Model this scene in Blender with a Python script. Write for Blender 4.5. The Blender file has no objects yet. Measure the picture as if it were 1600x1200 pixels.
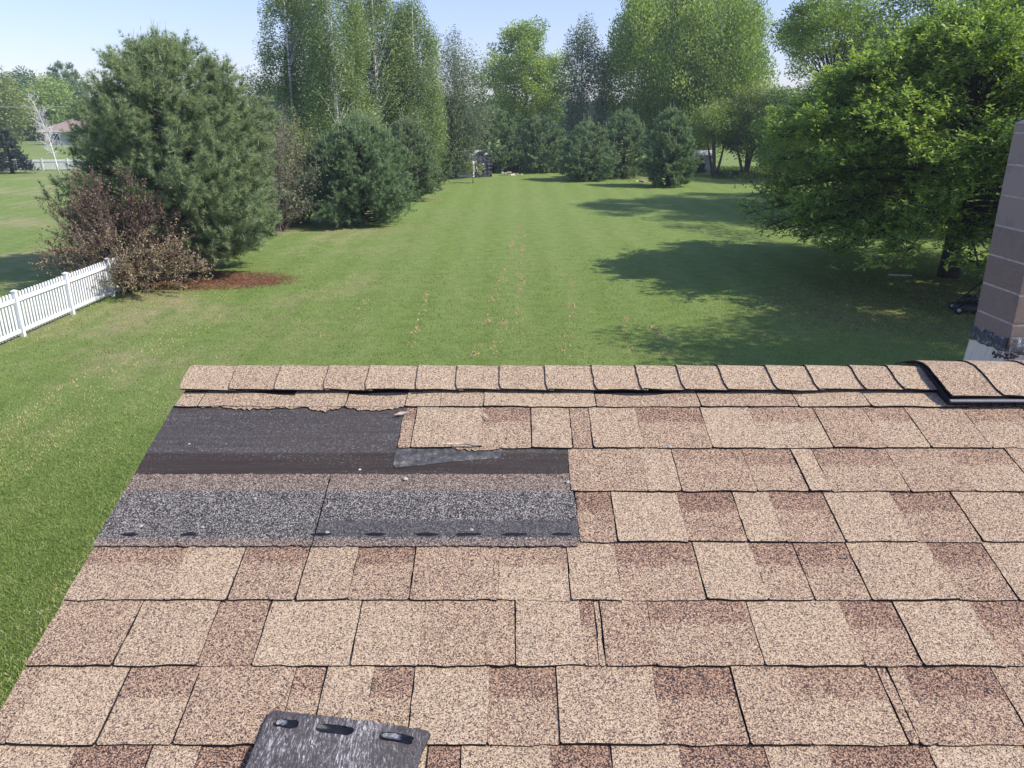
import bpy, bmesh, math, random
import numpy as np
from mathutils import Vector, Matrix
R = math.radians
scene = bpy.context.scene
C = scene.collection

# ------------------------------------------------------------------ camera, sky, sun
CAM_H = 5.3
PITCH = 19.3
F = 1200.0
cam_d = bpy.data.cameras.new("camera"); cam = bpy.data.objects.new("camera", cam_d); C.objects.link(cam)
cam_d.sensor_width = 36.0; cam_d.lens = 27.0; cam_d.clip_start = 0.05; cam_d.clip_end = 3000
cam.location = (0, 0, CAM_H); cam.rotation_euler = (R(90 - PITCH), 0, 0)
scene.camera = cam
SUN_EL, SUN_AZ = 44.0, -13.0          # azimuth measured from +x towards +y
w = bpy.data.worlds.new("World"); scene.world = w; w.use_nodes = True
nt = w.node_tree; bg = nt.nodes['Background']
sky = nt.nodes.new('ShaderNodeTexSky'); sky.sky_type = 'NISHITA'; sky.sun_disc = False
sky.sun_elevation = R(SUN_EL); sky.sun_rotation = R(90 - SUN_AZ)
sky.air_density = 1.0; sky.dust_density = 0.15; sky.ozone_density = 2.2; sky.altitude = 200
smx = nt.nodes.new('ShaderNodeMix'); smx.data_type = 'RGBA'; smx.blend_type = 'MULTIPLY'; smx.inputs[0].default_value = 1.0; smx.inputs[7].default_value = (1.03, .93, 1.10, 1)
nt.links.new(sky.outputs[0], smx.inputs[6]); wtc = nt.nodes.new('ShaderNodeTexCoord'); wsp = nt.nodes.new('ShaderNodeSeparateXYZ'); nt.links.new(wtc.outputs['Generated'], wsp.inputs[0])
wrp = nt.nodes.new('ShaderNodeValToRGB'); wrp.color_ramp.elements[0].position = 0.0; wrp.color_ramp.elements[0].color = (.50, .52, .56, 1); wrp.color_ramp.elements[1].position = .45; wrp.color_ramp.elements[1].color = (1.15, 1.08, 1.05, 1)
wm2 = nt.nodes.new('ShaderNodeMix'); wm2.data_type = 'RGBA'; wm2.blend_type = 'MULTIPLY'; wm2.inputs[0].default_value = 1.0
nt.links.new(wsp.outputs[2], wrp.inputs[0]); nt.links.new(wrp.outputs[0], wm2.inputs[7]); nt.links.new(smx.outputs[2], wm2.inputs[6])
nt.links.new(wm2.outputs[2], bg.inputs[0]); bg.inputs[1].default_value = 0.135
sl = bpy.data.lights.new("sun", 'SUN'); sun = bpy.data.objects.new("sun", sl); C.objects.link(sun)
sl.energy = 3.5; sl.angle = R(0.55); sl.color = (1.0, 0.94, 0.84)
sd = Vector((math.cos(R(SUN_EL)) * math.cos(R(SUN_AZ)), math.cos(R(SUN_EL)) * math.sin(R(SUN_AZ)), math.sin(R(SUN_EL))))
sun.rotation_euler = sd.to_track_quat('Z', 'Y').to_euler(); sun.location = (20, 0, 30)
scene.view_settings.view_transform = 'Standard'; scene.view_settings.look = 'None'
scene.view_settings.exposure = 0.88; scene.view_settings.gamma = 1.0
scene.render.engine = 'CYCLES'
try: scene.cycles.max_bounces = 6; scene.cycles.transparent_max_bounces = 8
except Exception: pass

# ------------------------------------------------------------------ measuring helpers (metres from sight lines)
cp, sp = math.cos(R(PITCH)), math.sin(R(PITCH))
def ray(px, py):
    x = px - 800.0; u = 600.0 - py
    return np.array([x, F * cp + u * sp, -F * sp + u * cp])
def G(px, py, z=0.0):
    d = ray(px, py); t = (z - CAM_H) / d[2]
    return Vector((d[0] * t, d[1] * t, z))
def ZY(py, Y):                        # height of sight line at forward distance Y
    d = ray(800, py); return CAM_H + d[2] / d[1] * Y
def XY(px, py, Y):
    d = ray(px, py); return d[0] / d[1] * Y

# ------------------------------------------------------------------ object helpers
def tag(o, label=None, cat=None, group=None, kind=None):
    if label: o['label'] = label
    if cat: o['category'] = cat
    if group: o['group'] = group
    if kind: o['kind'] = kind
    return o
def thing(name, label, cat, loc=(0, 0, 0), rz=0, group=None):
    o = bpy.data.objects.new(name, None); C.objects.link(o)
    o.location = loc; o.rotation_euler = (0, 0, rz); o.empty_display_size = .3
    return tag(o, label, cat, group)

class MB:
    """collects verts/faces (+ material slot, + point attributes)"""
    def __init__(s): s.v = []; s.f = []; s.m = []; s.a = {}; s.sm = []
    def add(s, vs, fs, mi=0, smooth=False, **att):
        b = len(s.v); s.v += [tuple(v) for v in vs]
        for f in fs: s.f.append(tuple(b + i for i in f)); s.m.append(mi); s.sm.append(smooth)
        for k, val in att.items():
            L = s.a.setdefault(k, []); L += [0.0] * (b - len(L))
            L += list(val) if hasattr(val, '__len__') else [val] * len(vs)
        return s
    def box(s, c, d, mi=0, rz=0, M=None, **att):
        x, y, z = d[0] / 2, d[1] / 2, d[2] / 2
        vs = [Vector((i * x, j * y, k * z)) for i in (-1, 1) for j in (-1, 1) for k in (-1, 1)]
        if rz: vs = [Matrix.Rotation(rz, 3, 'Z') @ v for v in vs]
        vs = [v + Vector(c) for v in vs]
        if M is not None: vs = [M @ v for v in vs]
        return s.add(vs, [(0, 1, 3, 2), (4, 6, 7, 5), (0, 4, 5, 1), (2, 3, 7, 6), (0, 2, 6, 4), (1, 5, 7, 3)], mi, **att)
    def tube(s, pts, rad, n=6, mi=0, cap=True, **att):
        pts = [Vector(p) for p in pts]; k = len(pts)
        if not hasattr(rad, '__len__'): rad = [rad] * k
        vs = []
        for i, p in enumerate(pts):
            d = (pts[min(i + 1, k - 1)] - pts[max(i - 1, 0)])
            if d.length < 1e-9: d = Vector((0, 0, 1))
            d.normalize()
            a = d.cross(Vector((0.31, 0.95, 0.05)))
            if a.length < .05: a = d.cross(Vector((1, 0, 0)))
            a.normalize(); b = d.cross(a)
            for j in range(n):
                t = 2 * math.pi * j / n
                vs.append(p + (a * math.cos(t) + b * math.sin(t)) * rad[i])
        fs = [(i * n + j, i * n + (j + 1) % n, (i + 1) * n + (j + 1) % n, (i + 1) * n + j) for i in range(k - 1) for j in range(n)]
        if cap: fs += [tuple(range(n - 1, -1, -1)), tuple((k - 1) * n + j for j in range(n))]
        return s.add(vs, fs, mi, True, **att)
    def build(s, name, mats, parent=None, loc=None):
        me = bpy.data.meshes.new(name); me.from_pydata(s.v, [], s.f)
        mats = mats if isinstance(mats, (list, tuple)) else [mats]
        for m in mats: me.materials.append(m)
        me.polygons.foreach_set('material_index', s.m)
        me.polygons.foreach_set('use_smooth', s.sm)
        for k, L in s.a.items():
            L = L + [0.0] * (len(s.v) - len(L))
            at = me.attributes.new(k, 'FLOAT', 'POINT'); at.data.foreach_set('value', L)
        me.update()
        o = bpy.data.objects.new(name, me); C.objects.link(o)
        if loc is not None: o.location = loc
        if parent is not None: o.parent = parent
        return o

def np_mesh(name, V, k, mats, parent=None, tone=None, smooth=False):
    """V: (n*k,3) array, faces of k consecutive verts"""
    V = np.ascontiguousarray(V, dtype=np.float32); nv = len(V); nf = nv // k
    me = bpy.data.meshes.new(name)
    me.vertices.add(nv); me.vertices.foreach_set('co', V.ravel())
    me.loops.add(nv); me.loops.foreach_set('vertex_index', np.arange(nv, dtype=np.int32))
    me.polygons.add(nf); me.polygons.foreach_set('loop_start', np.arange(0, nv, k, dtype=np.int32))
    me.polygons.foreach_set('loop_total', np.full(nf, k, dtype=np.int32))
    me.materials.append(mats)
    if tone is not None:
        at = me.attributes.new('tone', 'FLOAT', 'POINT'); at.data.foreach_set('value', np.ascontiguousarray(tone, dtype=np.float32))
    me.update(calc_edges=True)
    o = bpy.data.objects.new(name, me); C.objects.link(o)
    if parent is not None: o.parent = parent
    return o

# ------------------------------------------------------------------ materials
class NT:
    def __init__(s, name, rough=.8, spec=.3):
        s.m = bpy.data.materials.new(name); s.m.use_nodes = True
        s.t = s.m.node_tree; s.n = s.t.nodes; s.l = s.t.links
        s.b = s.n['Principled BSDF']; s.out = s.n['Material Output']
        s.b.inputs['Roughness'].default_value = rough; s.b.inputs['Specular IOR Level'].default_value = spec
    def node(s, ty, **kw):
        nd = s.n.new(ty)
        for k, v in kw.items():
            if hasattr(nd, k) and k not in ('color',): setattr(nd, k, v)
            else: nd.inputs[k.replace('_', ' ')].default_value = v
        return nd
    def coord(s, kind='Object', scale=None):
        tc = s.n.new('ShaderNodeTexCoord'); o = tc.outputs[kind]
        if scale is not None:
            mp = s.n.new('ShaderNodeMapping'); mp.inputs['Scale'].default_value = scale if hasattr(scale, '__len__') else (scale,) * 3
            s.l.new(o, mp.inputs[0]); o = mp.outputs[0]
        return o
    def geo(s, scale=(1, 1, 1)):
        g = s.n.new('ShaderNodeNewGeometry'); mp = s.n.new('ShaderNodeMapping'); mp.inputs['Scale'].default_value = scale
        s.l.new(g.outputs['Position'], mp.inputs[0]); return mp.outputs[0]
    def noise(s, v, scale, detail=4, rough=.6, dist=0):
        nd = s.node('ShaderNodeTexNoise', Scale=scale, Detail=detail, Roughness=rough, Distortion=dist); s.l.new(v, nd.inputs['Vector']); return nd.outputs['Fac']
    def vor(s, v, scale, out='Color', feature='F1'):
        nd = s.n.new('ShaderNodeTexVoronoi'); nd.feature = feature; nd.inputs['Scale'].default_value = scale; s.l.new(v, nd.inputs['Vector']); return nd.outputs[out]
    def ramp(s, f, stops, interp='LINEAR'):
        nd = s.n.new('ShaderNodeValToRGB'); cr = nd.color_ramp; cr.interpolation = interp
        while len(cr.elements) > 1: cr.elements.remove(cr.elements[0])
        cr.elements[0].position = stops[0][0]; cr.elements[0].color = (*stops[0][1], 1)
        for p, c in stops[1:]:
            e = cr.elements.new(p); e.color = (*c, 1)
        s.l.new(f, nd.inputs[0]); return nd.outputs[0]
    def math(s, op, a, b=0.0, c=0.0, clamp=False):
        nd = s.n.new('ShaderNodeMath'); nd.operation = op; nd.use_clamp = clamp
        for i, x in enumerate((a, b, c)):
            if isinstance(x, (int, float)): nd.inputs[i].default_value = x
            else: s.l.new(x, nd.inputs[i])
        return nd.outputs[0]
    def mix(s, f, a, b, mode='MIX'):
        nd = s.n.new('ShaderNodeMix'); nd.data_type = 'RGBA'; nd.blend_type = mode
        for i, x in ((0, f), (6, a), (7, b)):
            if isinstance(x, (int, float)): nd.inputs[i].default_value = x
            elif isinstance(x, tuple): nd.inputs[i].default_value = (*x, 1)
            else: s.l.new(x, nd.inputs[i])
        return nd.outputs[2]
    def attr(s, name):
        nd = s.n.new('ShaderNodeAttribute'); nd.attribute_name = name; return nd.outputs['Fac']
    def sep(s, v, ch):
        nd = s.n.new('ShaderNodeSeparateXYZ'); s.l.new(v, nd.inputs[0]); return nd.outputs[ch]
    def col(s, c):
        if isinstance(c, tuple): s.b.inputs['Base Color'].default_value = (*c, 1)
        else: s.l.new(c, s.b.inputs['Base Color'])
        return s
    def bump(s, h, strength=.5, dist=.01):
        nd = s.n.new('ShaderNodeBump'); nd.inputs['Strength'].default_value = strength; nd.inputs['Distance'].default_value = dist
        s.l.new(h, nd.inputs['Height']); s.l.new(nd.outputs[0], s.b.inputs['Normal']); return s

def plain(name, c, rough=.7, var=.15, scale=8, metallic=0.0, bump=.2):
    k = NT(name, rough); v = k.coord('Object'); n = k.noise(v, scale, 5)
    a = tuple(x * (1 - var) for x in c); b = tuple(min(1, x * (1 + var)) for x in c)
    k.col(k.ramp(n, [(.3, a), (.7, b)])); k.b.inputs['Metallic'].default_value = metallic
    k.bump(k.noise(v, scale * 6, 4), bump, .01); return k.m

def foliage(name, cols, trans=.3, rough=.55, spec=.25):
    """cols: list of (pos, rgb) over a per-leaf random value"""
    k = NT(name, rough, spec); c = k.ramp(k.attr('tone'), cols); k.col(c)
    tr = k.n.new('ShaderNodeBsdfTranslucent')
    tc = k.mix(1.0, c, (1.25, 1.35, .6), 'MULTIPLY'); k.l.new(tc, tr.inputs['Color'])
    mx = k.n.new('ShaderNodeMixShader'); mx.inputs[0].default_value = trans
    k.l.new(k.b.outputs[0], mx.inputs[1]); k.l.new(tr.outputs[0], mx.inputs[2]); k.l.new(mx.outputs[0], k.out.inputs[0])
    return k.m

# granules -----------------------------------------------------------
def granule(name, kind):
    k = NT(name, .92, .15); v = k.coord('Object')
    r1 = k.sep(k.vor(v, 560), 0); r2 = k.sep(k.vor(v, 900), 1); r3 = k.sep(k.vor(v, 330), 2)
    r = k.math('ADD', k.math('MULTIPLY', r1, .55), k.math('ADD', k.math('MULTIPLY', r2, .27), k.math('MULTIPLY', r3, .18)))
    big = k.noise(v, 3.2, 4); mid = k.noise(v, 22, 4)
    if kind == 'shingle':
        tone = k.attr('tone')
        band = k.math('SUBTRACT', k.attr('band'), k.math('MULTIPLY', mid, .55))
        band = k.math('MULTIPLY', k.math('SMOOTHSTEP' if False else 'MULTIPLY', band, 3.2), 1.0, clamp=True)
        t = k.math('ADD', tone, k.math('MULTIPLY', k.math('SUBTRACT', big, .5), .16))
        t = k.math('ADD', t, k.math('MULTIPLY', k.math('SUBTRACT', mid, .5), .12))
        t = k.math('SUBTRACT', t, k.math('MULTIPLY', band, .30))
        rr = k.math('ADD', r, k.math('MULTIPLY', k.math('SUBTRACT', t, .5), .30))
        c = k.ramp(rr, [(.15, (0.020, 0.020, 0.024)), (.30, (0.081, 0.059, 0.050)), (.39, (0.197, 0.129, 0.096)), (.49, (0.308, 0.209, 0.144)), (.61, (0.418, 0.307, 0.194)), (.80, (0.560, 0.450, 0.309))])
        pink = k.math('MULTIPLY', k.math('SUBTRACT', .62, t), 1.6, clamp=True)
        c = k.mix(pink, c, k.mix(1.0, c, (1.0, .87, .86), 'MULTIPLY'))
    elif kind == 'grey':
        b = k.attr('band')
        rr = k.math('ADD', r, k.math('MULTIPLY', k.math('SUBTRACT', mid, .5), .14))
        g = k.ramp(rr, [(.25, (.018, .017, .018)), (.42, (.042, .039, .038)), (.55, (.085, .078, .074)), (.66, (.19, .172, .158)), (.82, (.46, .42, .38))])
        p = k.ramp(rr, [(.22, (0.023, 0.021, 0.021)), (.36, (0.070, 0.052, 0.047)), (.5, (0.148, 0.107, 0.089)), (.64, (0.254, 0.193, 0.148)), (.85, (0.426, 0.361, 0.279))])
        bb = k.math('MULTIPLY', k.math('SUBTRACT', k.math('ADD', b, k.math('MULTIPLY', k.math('SUBTRACT', mid, .5), .5)), .3), 2.5, clamp=True)
        c = k.mix(bb, g, p)
        sm = k.attr('smear')
        c = k.mix(k.math('MULTIPLY', sm, .75), c, k.mix(r, (.030, .028, .030), (.098, .092, .092)))
    k.col(c); k.bump(r, .55, .0025); return k.m

VSPLIT = 1.347
def felt(name, base, light, streak=(2.5, 60, 1), amount=.5):
    k = NT(name, .62, .35); v = k.coord('Object')
    s1 = k.noise(k.coord('Object', streak), 1.0, 8, .75); s2 = k.noise(k.coord('Object', (40, 700, 40)), 1.0, 4, .7)
    sp_ = k.sep(k.vor(v, 420), 0); wide = k.noise(k.coord('Object', (1.2, 9, 1)), 1.0, 4)
    f = k.math('ADD', k.math('MULTIPLY', s1, .6), k.math('MULTIPLY', s2, .45))
    c = k.ramp(f, [(.42, base), (.66, tuple(.5 * (a + b) for a, b in zip(base, light))), (.82, light)])
    sel = k.math('MULTIPLY', k.math('SUBTRACT', sp_, .86 - .0), 7, clamp=True)
    sel = k.math('MULTIPLY', sel, k.math('MULTIPLY', k.math('SUBTRACT', k.math('ADD', wide, s1), .85), 3.0, clamp=True))
    c = k.mix(k.math('MULTIPLY', sel, amount), c, (.42, .38, .36))
    sel2 = k.math('GREATER_THAN', k.sep(k.vor(v, 45), 1), .985)
    sp2 = k.math('MULTIPLY', sel2, k.math('LESS_THAN', k.vor(v, 45, 'Distance'), .12))
    c = k.mix(sp2, c, (.62, .58, .54))
    up_ = k.math('MULTIPLY', k.math('SUBTRACT', k.math('ADD', k.sep(v, 1), k.math('MULTIPLY', wide, .012)), VSPLIT), 160, clamp=True)
    c = k.mix(k.math('MULTIPLY', up_, .30), c, k.mix(k.math('MULTIPLY', sp_, s1), (.045, .043, .043), (.30, .28, .265)))
    k.col(c); k.bump(k.math('ADD', sp_, f), .35, .002); return k.m

M_SH = granule('shingle_granules', 'shingle')
M_GR = granule('headlap_granules', 'grey')
M_FELT = felt('black_felt', (.027, .018, .0125), (.070, .055, .044))
M_EDGE = plain('asphalt_edge', (.022, .019, .019), .85, .4, 60)
M_TAR = plain('tar', (.012, .012, .014), .35, .3, 40)
M_TORN = plain('torn_fibreglass', (.42, .33, .24), .9, .5, 70)

def back_face():
    k = NT('shingle_underside', .6, .35)
    v = k.coord('Object', (1, 1, 1)); s1 = k.noise(k.coord('Object', (300, 75, 75)), 1.0, 7, .8, .8)
    big = k.noise(v, 9, 3); gr = k.sep(k.vor(v, 500), 0)
    f = k.math('ADD', s1, k.math('MULTIPLY', k.math('SUBTRACT', big, .5), .38))
    c = k.ramp(f, [(.38, (.034, .029, .028)), (.55, (.072, .062, .060)), (.61, (.19, .175, .17)), (.69, (.60, .57, .56))])
    c = k.mix(k.math('MULTIPLY', k.math('SUBTRACT', gr, .7), .8, clamp=True), c, (.26, .23, .24))
    k.col(c); k.bump(k.math('ADD', gr, s1), .5, .002); return k.m
M_BACK = back_face()

def ground_mat():
    k = NT('lawn_grass', .8, .12); v = k.geo()
    x = k.sep(v, 0); y = k.sep(v, 1)
    fine = k.noise(v, 26, 6, .75); blade = k.noise(k.geo((60, 22, 1)), 1.0, 5, .8); mid = k.noise(v, 2.1, 5, .65); big = k.noise(v, .16, 4, .55, .6)
    f = k.math('ADD', k.math('MULTIPLY', fine, .35), k.math('ADD', k.math('MULTIPLY', blade, .4), k.math('MULTIPLY', mid, .25)))
    c = k.ramp(f, [(.33, (0.060, 0.095, 0.019)), (.45, (0.130, 0.194, 0.044)), (.55, (0.211, 0.286, 0.072)), (.68, (0.365, 0.408, 0.144))])
    # mown passes running away from the house
    wob = k.noise(v, .25, 2); st = k.math('SINE', k.math('ADD', k.math('MULTIPLY', x, 3.4), k.math('MULTIPLY', wob, 3.0)))
    c = k.mix(k.math('MULTIPLY', k.math('ADD', st, 1.0), .10), c, (.27, .34, .115))
    # straw coloured dry grass
    dry = k.math('MULTIPLY', k.math('SUBTRACT', k.math('ADD', k.math('MULTIPLY', big, .65), k.math('MULTIPLY', k.noise(k.geo((1.3, .28, 1)), 1.0, 6, .75), .45)), .54), 5.0, clamp=True)
    lx = k.math('MULTIPLY', k.math('SUBTRACT', -3.5, x), .22, clamp=True)
    dryl = k.math('MULTIPLY', dry, k.math('ADD', k.math('MULTIPLY', lx, 1.1), .16))
    c = k.mix(dryl, c, k.ramp(f, [(.35, (.22, .20, .085)), (.65, (.46, .40, .22))]))
    # darker green close to the house
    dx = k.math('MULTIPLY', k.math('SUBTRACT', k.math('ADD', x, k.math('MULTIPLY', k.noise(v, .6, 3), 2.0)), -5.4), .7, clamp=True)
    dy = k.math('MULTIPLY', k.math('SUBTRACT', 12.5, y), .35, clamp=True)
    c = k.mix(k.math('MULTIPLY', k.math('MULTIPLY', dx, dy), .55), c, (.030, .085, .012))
    # far field a little yellower
    far = k.math('MULTIPLY', k.math('SUBTRACT', y, 60), .01, clamp=True)
    c = k.mix(k.math('MULTIPLY', far, .6), c, (.15, .20, .06))
    # worn soil under the oak and moss
    so = k.math('SUBTRACT', 1.0, k.math('DIVIDE', k.math('SQRT', k.math('ADD', k.math('POWER', k.math('SUBTRACT', x, 13.5), 2), k.math('POWER', k.math('SUBTRACT', y, 21.5), 2))), 6.5), clamp=True)
    so = k.math('MULTIPLY', so, k.math('MULTIPLY', k.math('SUBTRACT', k.noise(v, 1.6, 6, .75), .42), 5, clamp=True))
    c = k.mix(k.math('MULTIPLY', so, .95, clamp=True), c, k.ramp(fine, [(.35, (.10, .07, .04)), (.65, (.25, .19, .10))]))
    k.col(c); k.bump(k.math('ADD', fine, blade), .9, .05); return k.m
M_LAWN = ground_mat()

# ------------------------------------------------------------------ ground, road
g = MB(); xs = [-900, -60, 60, 900]; ys = [-60, 120, 1500]
for i in range(3):
    for j in range(2):
        g.add([(xs[i], ys[j], 0), (xs[i + 1], ys[j], 0), (xs[i + 1], ys[j + 1], 0), (xs[i], ys[j + 1], 0)], [(0, 1, 2, 3)])
tag(g.build('ground', M_LAWN), kind='structure')
rd = MB(); a = G(-60, 214.5); b = G(90, 211); wv = Vector((0, 16, 0))
rd.add([(a.x - 200, a.y - 3, .006), (b.x + 60, b.y + 3, .006), (b.x + 60, b.y + 19, .006), (a.x - 200, a.y + 13, .006)], [(0, 1, 2, 3)])
tag(rd.build('road', plain('road_concrete', (.42, .40, .37), .9, .1, .5)), kind='structure')

# ------------------------------------------------------------------ grass blades near the gable, soil, mulch
def grass_field(name, x0, x1, y0, y1, n, seed, keep=None, h=.035):
    r = np.random.default_rng(seed); P = np.stack([r.uniform(x0, x1, n), r.uniform(y0, y1, n), np.zeros(n)], 1)
    if keep is not None: P = P[keep(P)]
    P = P[r.uniform(0, 1, len(P)) < np.clip((y1 - P[:, 1]) / (y1 - y0) * 1.5, 0, 1) ** 1.6]
    n = len(P); a = r.uniform(0, 2 * np.pi, n); hh = h * r.uniform(.5, 1.3, n); wd = .006 + .004 * P[:, 1:2].ravel() / 10
    side = np.stack([np.cos(a), np.sin(a), np.zeros(n)], 1) * wd[:, None]
    lean = np.stack([r.normal(0, .5, n), r.normal(0, .5, n), np.ones(n)], 1) * hh[:, None]
    V = np.stack([P - side, P + side, P + lean], 1).reshape(-1, 3)
    ns_ = np.sin(P[:, 0] * 1.5 + P[:, 1] * .16 + 1.5 * np.sin(P[:, 1] * .25)) + .7 * np.sin(P[:, 0] * 3.1 - P[:, 1] * .5) + .4 * np.sin(P[:, 0] * 6.3 + P[:, 1] * 1.1)
    dryf = np.clip(ns_ * .5 + .1, 0, 1) * np.clip((-4.2 - P[:, 0]) * .35, 0, 1)
    cl = .5 + .25 * np.sin(P[:, 0] * 2.3 + np.sin(P[:, 1])) * np.sin(P[:, 1] * 1.7)
    tone = np.clip(r.uniform(0, .8, n) * .75 + cl * .18 + .12 * (1 + np.sin(P[:, 0] * 3.4 + .8 * np.sin(P[:, 1] * .3))) + dryf * r.uniform(.1, 1.0, n), 0, 1)
    m = foliage(name + '_mat', [(0, (0.119, 0.175, 0.046)), (.45, (0.209, 0.279, 0.077)), (.8, (0.307, 0.359, 0.128)), (1, (0.581, 0.472, 0.284))], .45, .6)
    return tag(np_mesh(name, V, 3, m, None, np.repeat(tone, 3)), 'short green blades of lawn grass around the house', 'grass', kind='stuff')
grass_field('grass', -11, -1.5, 5.0, 15.0, 300000, 6, lambda P: (P[:, 0] > -.78 * P[:, 1] - .9) & (P[:, 0] < -.3 * P[:, 1] + 1.2), .032)
grass_field('grass', -14, 16, 5.0, 34.0, 230000, 5, lambda P: (P[:, 0] > -.78 * P[:, 1] - .6) & (P[:, 0] < .72 * P[:, 1] + .5) & ((P[:, 0] < -1.6) | (P[:, 1] > 15)))

def blob_sheet(name, cx, cy, rx, ry, z, mat, seed, n=90, amp=.28):
    r = random.Random(seed); ph = [r.uniform(0, 6.28) for _ in range(9)]; m = MB(); vs = [(cx, cy, z)]
    for i in range(n):
        t = 2 * math.pi * i / n; k = 1 + amp * sum(math.sin((j + 2) * t + ph[j]) / (1 + j * .6) for j in range(9)) * .5
        vs.append((cx + rx * k * math.cos(t), cy + ry * k * math.sin(t), z))
    m.add(vs, [(0, i + 1, (i + 1) % n + 1) for i in range(n)]); return tag(m.build(name, mat), kind='structure')
M_MULCH = plain('pine_needle_mulch', (.17, .075, .045), .95, .5, 9, bump=.9)
c1 = G(318, 440); blob_sheet('mulch_bed', c1.x, c1.y + .2, 2.0, .85, .005, M_MULCH, 3, amp=.45)
def chips(name, label, cat, cx, cy, rx, ry, n, seed, mat, s=.03):
    r = np.random.default_rng(seed); t = r.uniform(0, 6.28, n); q = np.sqrt(r.uniform(0, 1, n)) * r.uniform(.85, 1.2, n)
    P = np.stack([cx + rx * q * np.cos(t), cy + ry * q * np.sin(t), r.uniform(.006, .03, n)], 1)
    a = r.uniform(0, 6.28, n); L = np.stack([np.cos(a), np.sin(a), r.normal(0, .25, n)], 1) * s * r.uniform(.5, 2, n)[:, None]
    W = np.stack([-np.sin(a), np.cos(a), r.normal(0, .25, n)], 1) * s * .35
    V = np.stack([P - L, P + W, P + L, P - W], 1).reshape(-1, 3)
    return tag(np_mesh(name, V, 4, mat, None, np.repeat(r.uniform(0, 1, n), 4)), label, cat, kind='stuff')
M_CHIP = foliage('mulch_chip', [(0, (0.080, 0.032, 0.020)), (.6, (0.224, 0.088, 0.048)), (1, (0.360, 0.184, 0.104))], .05, .9)
chips('mulch', 'rust red pine needle litter under the big pine', 'mulch', c1.x, c1.y + .2, 2.9, 1.5, 14000, 8, M_CHIP)
c2 = G(125, 392); chips('mulch', 'reddish brown litter beyond the picket fence beside the bush', 'mulch', c2.x, c2.y, 1.2, .8, 4000, 9, M_CHIP)
c3 = G(1440, 445); chips('leaf_litter', 'brown leaf litter scattered on the ground under the oak', 'litter', c3.x - .5, c3.y - 3.0, 5.5, 4.2, 12000, 10,
      foliage('litter', [(0, (.10, .07, .04)), (.6, (.24, .17, .09)), (1, (.42, .33, .2))], .1, .8), .035)
# plugs of soil pulled up in lines over the lawn
def clods():
    r = random.Random(12); m = MB()
    lines = [((505, 528), (575, 462)), ((735, 560), (812, 350)), ((765, 560), (790, 500)), ((886, 562), (893, 440)), ((985, 560), (975, 495)), ((1052, 560), (1010, 500)),
             ((640, 545), (668, 450)), ((805, 545), (818, 355)), ((1120, 470), (1150, 465)), ((1190, 540), (1200, 520)), ((30, 470), (120, 500)), ((70, 640), (150, 560))]
    for (x0, y0), (x1, y1) in lines:
        A, B = G(x0, y0), G(x1, y1); L = (B - A).length; n = int(L * 7)
        for i in range(n):
            t = r.random(); dens = .5 + .5 * math.sin(t * 17 + x0) * math.sin(t * 41 + y0)
            if r.random() > dens * .95: continue
            p = A.lerp(B, t) + Vector((r.gauss(0, .07), r.gauss(0, .1), 0))
            for _ in range(r.randint(1, 5)):
                q = p + Vector((r.gauss(0, .05), r.gauss(0, .06), .01)); s = r.uniform(.014, .042)
                vs = [q + Vector((s * r.uniform(.6, 1.3) * math.cos(a), s * r.uniform(.6, 1.3) * math.sin(a), -.01)) for a in (0, 1.2, 2.5, 3.7, 5)] + [q + Vector((0, 0, s * r.uniform(.6, 1.1)))]
                m.add(vs, [(i, (i + 1) % 5, 5) for i in range(5)])
    tag(m.build('soil_clods', plain('soil', (.34, .24, .13), .95, .35, 20)), 'small brown soil clods pulled up in lines across the lawn', 'soil', kind='stuff')
clods()

# ------------------------------------------------------------------ the house: roof in its own plane
SL = 17.0; SLF = 22.0; HP = 1.19; cs, ss = math.cos(R(SL)), math.sin(R(SL))
nrm = Vector((0, -ss, cs)); dup_ = Vector((0, cs, ss)); P0 = Vector((0, 0, CAM_H)) - nrm * HP
def W(u, v, h=0.0): return P0 + Vector((u, 0, 0)) + dup_ * v + nrm * h
def S(px, py):
    d = Vector(ray(px, py)); t = -HP / d.dot(nrm); q = d * t + nrm * HP
    return q.x, q.dot(dup_)
def Vv(py): return S(800, py)[1]
U0, U1 = -.845, 9.5; V_R = Vv(578); V_EAVE = -5.3
ridge = W(0, V_R); RY, RZ = ridge.y, ridge.z
YB = W(0, V_EAVE).y; FY = RY + (RY - YB) * .85; EZ = W(0, V_EAVE).z
house = thing('house', 'single storey house with a torn tan shingle roof and block chimney, in the foreground', 'house', (U0, RY, 0))
def hp(o):                            # world coordinates -> child of the house
    o.parent = house; o.matrix_parent_inverse = Matrix.Translation((-U0, -RY, 0)); return o
def roofpart(mb, name, mats, parent):
    """meshes written in roof-plane coordinates (u,v,h); object carries the plane's frame"""
    o = mb.build(name, mats)
    M = Matrix(((1, 0, 0, P0.x), (0, cs, -ss, P0.y), (0, ss, cs, P0.z), (0, 0, 0, 1)))
    if parent is house:
        o.parent = house; o.matrix_parent_inverse = Matrix.Translation((-U0, -RY, 0)); o.matrix_basis = M
    elif parent is not None: o.parent = parent
    else: o.matrix_world = M
    return o
# deck
d = MB()
d.add([(U0 + .004, V_EAVE, -.03), (U1, V_EAVE, -.03), (U1, V_R, -.03), (U0 + .004, V_R, -.03), (U0 + .004, V_EAVE, 0), (U1, V_EAVE, 0), (U1, V_R, 0), (U0 + .004, V_R, 0)],
      [(0, 3, 2, 1), (4, 5, 6, 7), (0, 1, 5, 4), (1, 2, 6, 5), (3, 0, 4, 7)])
roof = roofpart(d, 'roof', M_EDGE, house)

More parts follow.
